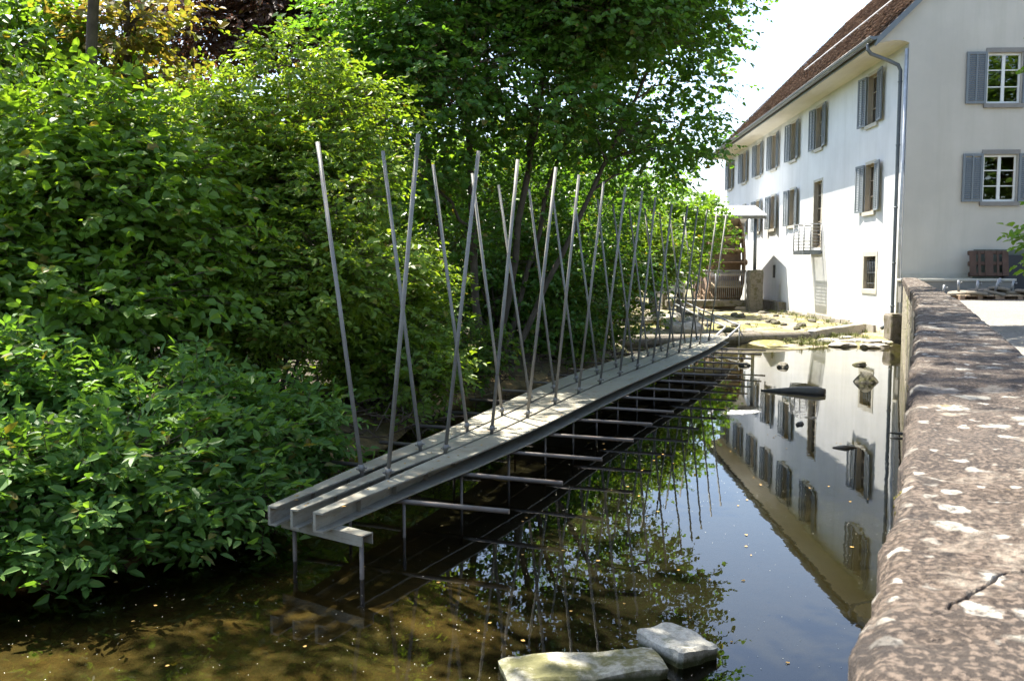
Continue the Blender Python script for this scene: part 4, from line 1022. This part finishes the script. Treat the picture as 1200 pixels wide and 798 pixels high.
# the tall alder in the middle, several stems
tr = [([(-.6, 17.6, .2), (-.75, 17.5, 3), (-.95, 17.3, 7), (-1.1, 17.2, 11.5)], .085, .035), ([(-.35, 18.0, .2), (.15, 17.9, 3.2), (.75, 17.8, 7), (1.3, 17.7, 12)], .08, .035),
      ([(-.9, 18.3, .2), (-1.5, 18.2, 3.5), (-2.2, 18, 7), (-2.7, 17.8, 11)], .07, .03), ([(-.1, 17.8, .2), (1.0, 17.9, 2.6), (2.2, 18.2, 5.0), (3.3, 18.6, 7.6)], .065, .025), ([(-.2, 18.4, .2), (.5, 18.6, 3.0), (1.3, 19, 5.6), (1.9, 19.4, 9)], .06, .025)]
L_ = lob(-.2, 17.2, 7.6, 3.6, 26, 1.15, .75, .95, 41, .36) + lob(1.9, 18.4, 7.3, 2.5, 17, 1.05, .8, .9, 43, .40) + lob(-.6, 17.4, 11.2, 3.2, 9, 1.2, 1, .6, 44, .42)
L_ += [(3.9, 19.8, 6.3, .8, .8, .40), (4.35, 20.4, 7.3, .65, .7, .36), (3.6, 20.0, 8.6, .8, .8, .45), (3.5, 19.6, 5.4, .9, .9, .42), (4.1, 20.0, 4.95, .7, .7, .34), (3.0, 19.0, 4.75, 1.0, .9, .45), (1.6, 17.6, 4.9, 1.1, 1, .5), (1.7, 19.0, 5.4, 1.1, .9, .5), (2.6, 19.6, 5.7, 1.0, .9, .5), (.3, 18.2, 5.0, 1.1, .9, .55), (3.1, 20.2, 4.5, .9, .9, .45), (-.8, 17.8, 4.7, 1.1, .9, .55), (-2.0, 16.6, 4.2, 1.2, 1, .7), (-1.0, 16.4, 5.2, 1.1, 1, .6), (.4, 16.6, 5.6, 1.0, .9, .5), (-2.9, 16.9, 5.6, 1.2, 1, .7)]
plant('alder_tree', 'tall multi stemmed alder tree spreading over the middle of the stream', 'tree', (-.5, 17.9, .2), L_, M['leaf_alder'], None, 8, .58, .112, .80, .50, -.12, tr, 41, .5, .05, .25, limb_r=.035)
# understorey between stems
plant('understorey_shrub', 'dim green undergrowth shrub in the shade below the alder stems', 'shrub', (-.4, 20.5, .4), lob(-.6, 20.6, 2.2, 2.0, 16, 1.4, .6, .95, 51), M['leaf_wood'], None, 8, .5, .10, .6, .45, -.2, None, 51, limb_r=.03)
plant('understorey_shrub', 'shady green shrub behind the middle poles right of the alder stems', 'shrub', (2.4, 23.2, .4), lob(2.3, 23.2, 2.3, 1.9, 16, 1.15, .7, 1.0, 53), M['leaf_wood'], None, 8, .5, .11, .6, .45, -.25, None, 53, limb_r=.03)
for k, (x, y, r_, lb) in enumerate([(-1.9, 13.6, .8, 'low dark shrub at the bank foot behind the third pair of poles'), (-.9, 16.2, .75, 'low dark shrub at the bank foot behind the fifth pair of poles'), (.9, 19.6, .8, 'low dark shrub at the bank foot behind the middle poles'), (2.3, 22.6, .8, 'low shrub on the bank beside the far half of the beams')]):
    plant('bank_shrub', lb, 'shrub', (x, y, .3), lob(x, y, .75, r_, 8, 1.3, .7, .7, 151 + k), M['leaf_wood'], None, 8, .40, .085, .6, .42, -.2, None, 151 + k, limb_r=.012)
plant('alder_thicket', 'dense young alder thicket filling the space below the tall alder down to the bank', 'shrub', (.2, 19.3, .3), [(-2.9, 17.6, 3.2, 1.1, .9, .6), (-2.3, 18.0, 2.1, 1.1, .9, .6), (-1.6, 18.6, 4.0, 1.2, .9, .6), (-1.1, 18.3, 2.8, 1.1, .9, .6), (-.5, 18.9, 1.6, 1.0, .8, .5), (.0, 19.2, 3.6, 1.2, .9, .65), (.5, 19.5, 2.4, 1.1, .9, .6), (1.0, 19.9, 4.3, 1.1, .9, .6), (1.4, 20.4, 1.6, 1.0, .8, .5), (1.7, 20.6, 3.2, 1.1, .9, .6), (2.4, 21.3, 2.2, 1.0, .8, .5), (2.5, 21.2, 4.0, 1.1, .9, .6), (.6, 19.2, 1.0, .8, .6, .4)], M['leaf_alder'], None, 8, .5, .10, .75, .55, -.22, None, 171, .5, limb_r=.03)
# maple in front of the wheel
plant('maple_tree', 'sunlit light green maple growing in front of the water wheel', 'tree', (6.6, 41.0, .6),
      lob(6.9, 40.6, 4.1, 2.4, 20, 1.15, .8, 1.0, 61, .42) + [(8.9, 41.6, 4.4, .9, .8, .6), (8.5, 41.2, 2.6, .8, .8, .5), (8.8, 41.4, 3.4, .7, .8, .5), (7.7, 40.6, 1.9, .8, .8, .5)], M['leaf_maple'], None, 8, .6, .17, .85, .45, -.28, [([(6.5, 41, .3), (6.6, 40.9, 2), (6.9, 40.7, 4.5)], .12, .05)], 61, .6, limb_r=.035)
plant('maple_tree', 'light green maple with low branches behind the rear poles', 'tree', (4.2, 31.5, .6),
      lob(4.1, 31.5, 3.5, 2.2, 19, 1.1, .8, 1.1, 63, .42) + [(5.9, 31.6, 3.6, .8, .8, .5), (5.8, 31.4, 2.6, .6, .7, .4)], M['leaf_maple'], None, 8, .55, .14, .85, .45, -.28, [([(4.0, 31.6, .3), (4.1, 31.5, 2), (4.2, 31.4, 4.5)], .10, .04)], 63, .6, limb_r=.035)
# trees behind on the left
plant('copper_beech', 'dark purple copper beech rising behind the flowering shrubs', 'tree', (-4.8, 22.5, .6), lob(-4.6, 22.2, 8.6, 3.4, 22, 1.25, .8, .95, 71, .40), M['leaf_copper'], None, 8, .6, .12, .7, .5, -.2, [([(-4.8, 22.5, .4), (-4.6, 22.4, 4), (-4.3, 22.3, 9)], .18, .08)], 71, .55, limb_r=.05)
plant('golden_maple', 'slender tree with golden bronze sunlit leaves behind the hazel', 'tree', (-6.6, 15.4, .6), lob(-6.5, 15.2, 5.9, 1.7, 12, 1.35, .8, .95, 73, .42), M['leaf_gold'], None, 8, .5, .13, .8, .28, .0, [([(-6.55, 15.5, .4), (-6.5, 15.4, 4), (-6.35, 15.3, 8.5)], .09, .05)], 73, .5, limb_r=.03)
plant('lime_tree', 'yellow green sunlit tree at the top left corner', 'tree', (-8.6, 16.5, .6), lob(-8.6, 16.2, 5.6, 2.3, 16, 1.1, .9, 1.1, 75, .42), M['leaf_maple'], None, 8, .5, .13, .75, .42, -.2, [([(-8.6, 16.5, .4), (-8.5, 16.4, 3), (-8.4, 16.3, 7)], .12, .05)], 75, .55, limb_r=.04)
# overhanging tree above the near bank: throws the shade on beams and parapet
plant('overhanging_ash', 'tall tree on the near bank whose crown hangs over the steel beams above the picture', 'tree', (-6.3, 13.4, .5),
      lob(-4.3, 11.4, 8.6, 2.6, 13, 1.25, 1.05, .55, 81, .36) + lob(-1.0, 8.6, 9.6, 1.9, 9, 1.1, 1.1, .5, 83, .38) + [(-1.1, 5.8, 9.5, .8, .7, .45), (-.5, 6.7, 9.6, 1.0, .9, .5), (.1, 7.9, 9.5, 1.1, .95, .55), (.6, 9.0, 9.7, 1.1, 1.0, .5), (1.1, 10.3, 9.6, 1.1, 1.0, .55), (1.9, 11.9, 9.8, 1.0, 1.1, .5)], M['leaf_alder'], None, 8, .55, .13, .6, .42, -.12, [([(-6.3, 13.4, .3), (-6.2, 13.4, 4), (-6.0, 13.2, 7), (-4.4, 11.0, 9.3)], .10, .06), ([(-4.9, 11.6, 8.4), (-2.4, 9.6, 9.0), (-.8, 8.6, 9.8), (.8, 9.6, 9.8)], .07, .03)], 81, .5, limb_r=.04)
# wood behind
bw = [(-15, 27, 9, 'leafy tree far left in the wood behind the shrubs'), (-10.5, 31, 10, 'green tree behind the golden leaves at upper left'), (-6.5, 34, 10, 'green tree behind the copper beech'), (-1.5, 33, 9.5, 'yellow green tree seen through the alder stems'), (2.0, 40, 10, 'green tree behind the alder crown on its right'), (5.2, 52, 8.5, 'pale sunlit tree standing between the alder and the far end of the house'), (9.3, 66, 8, 'bright yellow green tree peeping out behind the far house corner')]
for i, (x, y, h, lb) in enumerate(bw):
    lf = M['leaf_wood'] if i not in (3, 5, 6) else M['leaf_maple']
    r_ = 3.6 if i < 5 else 2.9
    L_ = lob(x, y, h * .52, r_, 22, 1.1, .8, h * .5 / r_, 91 + i, .46)
    plant('wood_tree', lb, 'tree', (x, y, .8), L_, lf, None, 7, .9, .24, .75, .42, -.3, [([(x, y, .3), (x + .1, y, h * .45), (x + .2, y, h * .85)], .2, .06)], 91 + i, .6, group='trees of the wood behind the stream', limb_r=.06)
# right edge tree in the yard and trees mirrored in the gable panes
plant('yard_tree', 'light green leafy branches of a yard tree at the right edge', 'tree', (9.9, 14.3, 1.33), [(8.32, 13.9, 2.75, .50, .5, .45), (8.6, 14.0, 2.3, .55, .5, .35), (8.42, 13.8, 5.75, .50, .5, .35), (8.8, 14.0, 6.6, .6, .6, .45), (9.9, 14.3, 5.4, 1.0, 1.2, 1.6), (9.4, 14.3, 8.6, 1.3, 1.3, .8)] + lob(6.6, 15.8, 10.0, 2.4, 13, 1.1, .9, .35, 123, .42) + [(4.3, 15.2, 10.1, 1.0, .9, .45), (5.0, 17.2, 10.6, 1.0, .9, .45)],
      M['leaf_maple'], None, 8, .36, .11, .8, .5, -.3, [([(9.9, 14.3, 1.3), (9.9, 14.3, 4), (9.7, 14.4, 8), (8.6, 14.8, 9.6)], .13, .06), ([(8.9, 14.7, 9.3), (6.6, 15.7, 10.1), (4.4, 15.4, 10.2)], .05, .02)], 121, .6, limb_r=.03)
for i, (x, y, lb) in enumerate([(25.5, 8, 'tree across the yard mirrored in the left half of the gable windows'), (31, 4, 'tree across the yard mirrored in the right half of the gable windows')]):
    plant('mirrored_tree', lb, 'tree', (x, y, 1.33), lob(x, y, 8.6, 4.4, 20, 1.1, .9, 1.35, 131 + i, .45), M['leaf_maple'], None, 7, .9, .26, .75, .35, -.25, [([(x, y, 1.3), (x, y, 5), (x, y, 11)], .25, .1)], 131 + i, .6, limb_r=.07)
# grass tufts and weeds on the dried bed, round the rubble and along the far bank
g_ = random.Random(8); m = MB()
def tuft(x, y, z, n, hgt):
    for _ in range(n):
        a = g_.uniform(0, 6.28); l_ = hgt * g_.uniform(.5, 1.2); o_ = Vector((x + g_.gauss(0, .05), y + g_.gauss(0, .05), z - .02)); d_ = Vector((math.cos(a), math.sin(a), 0)); s_ = Vector((-d_.y, d_.x, 0)) * .006
        q = o_ + d_ * l_ * .25 + Vector((0, 0, l_ * .7)); t_ = o_ + d_ * l_ * .75 + Vector((0, 0, l_ * .8))
        m.add([o_ - s_, o_ + s_, q + s_ * .8, q - s_ * .8, t_], [(0, 1, 2, 3), (3, 2, 4)])
for _ in range(420):
    k = g_.random()
    if k < .35: x = g_.uniform(8.2, 11.6); y = float(weir_y(np.array(x))) - abs(g_.gauss(0, 1.4)) - .3
    elif k < .6: y = g_.uniform(30, 44); x = HX + (y - HY) * .0522 - .12 - abs(g_.gauss(0, .5))
    elif k < .8: y = g_.uniform(29, 44); x = g_.uniform(5.5, 11.5)
    else: y = g_.uniform(26, 40); x = float(np.interp(y, SY, SX)) + g_.gauss(.2, .6)
    if y < 27.3 and x > par_x(y) - .1: continue
    zz = float(ground_z(np.array(x), np.array(y)))
    if zz < -.02: continue
    tuft(x, y, zz, g_.randint(7, 16), g_.uniform(.08, .26))
M['weed'] = plain('weed_blades', (.10, .115, .02), .7, .4, 3)
tag(m.build('weeds', M['weed']), 'grass tufts and weeds growing on the dried stream bed and far bank', 'weeds', kind='stuff')
# dead brushwood at the bank foot below the poles
g_ = random.Random(5); m = MB()
for _ in range(420):
    y = g_.uniform(10.5, 20.5); x = float(np.interp(y, SY, SX)) + g_.gauss(-.35, .45); z = g_.uniform(.0, .55)
    p = Vector((x, y, z)); d = Vector((g_.gauss(.25, .7), g_.gauss(-.2, .7), g_.gauss(.1, .35))).normalized() * g_.uniform(.25, .9)
    q = p + d * .5 + Vector((g_.gauss(0, .05), g_.gauss(0, .05), g_.gauss(.04, .05))); m.tube([p, q, p + d], [.009, .007, .003], 4, 0, False)
tag(m.build('brushwood', M['twig']), 'tangle of dead brown twigs along the shaded bank under the shrubs', 'brushwood', kind='stuff')
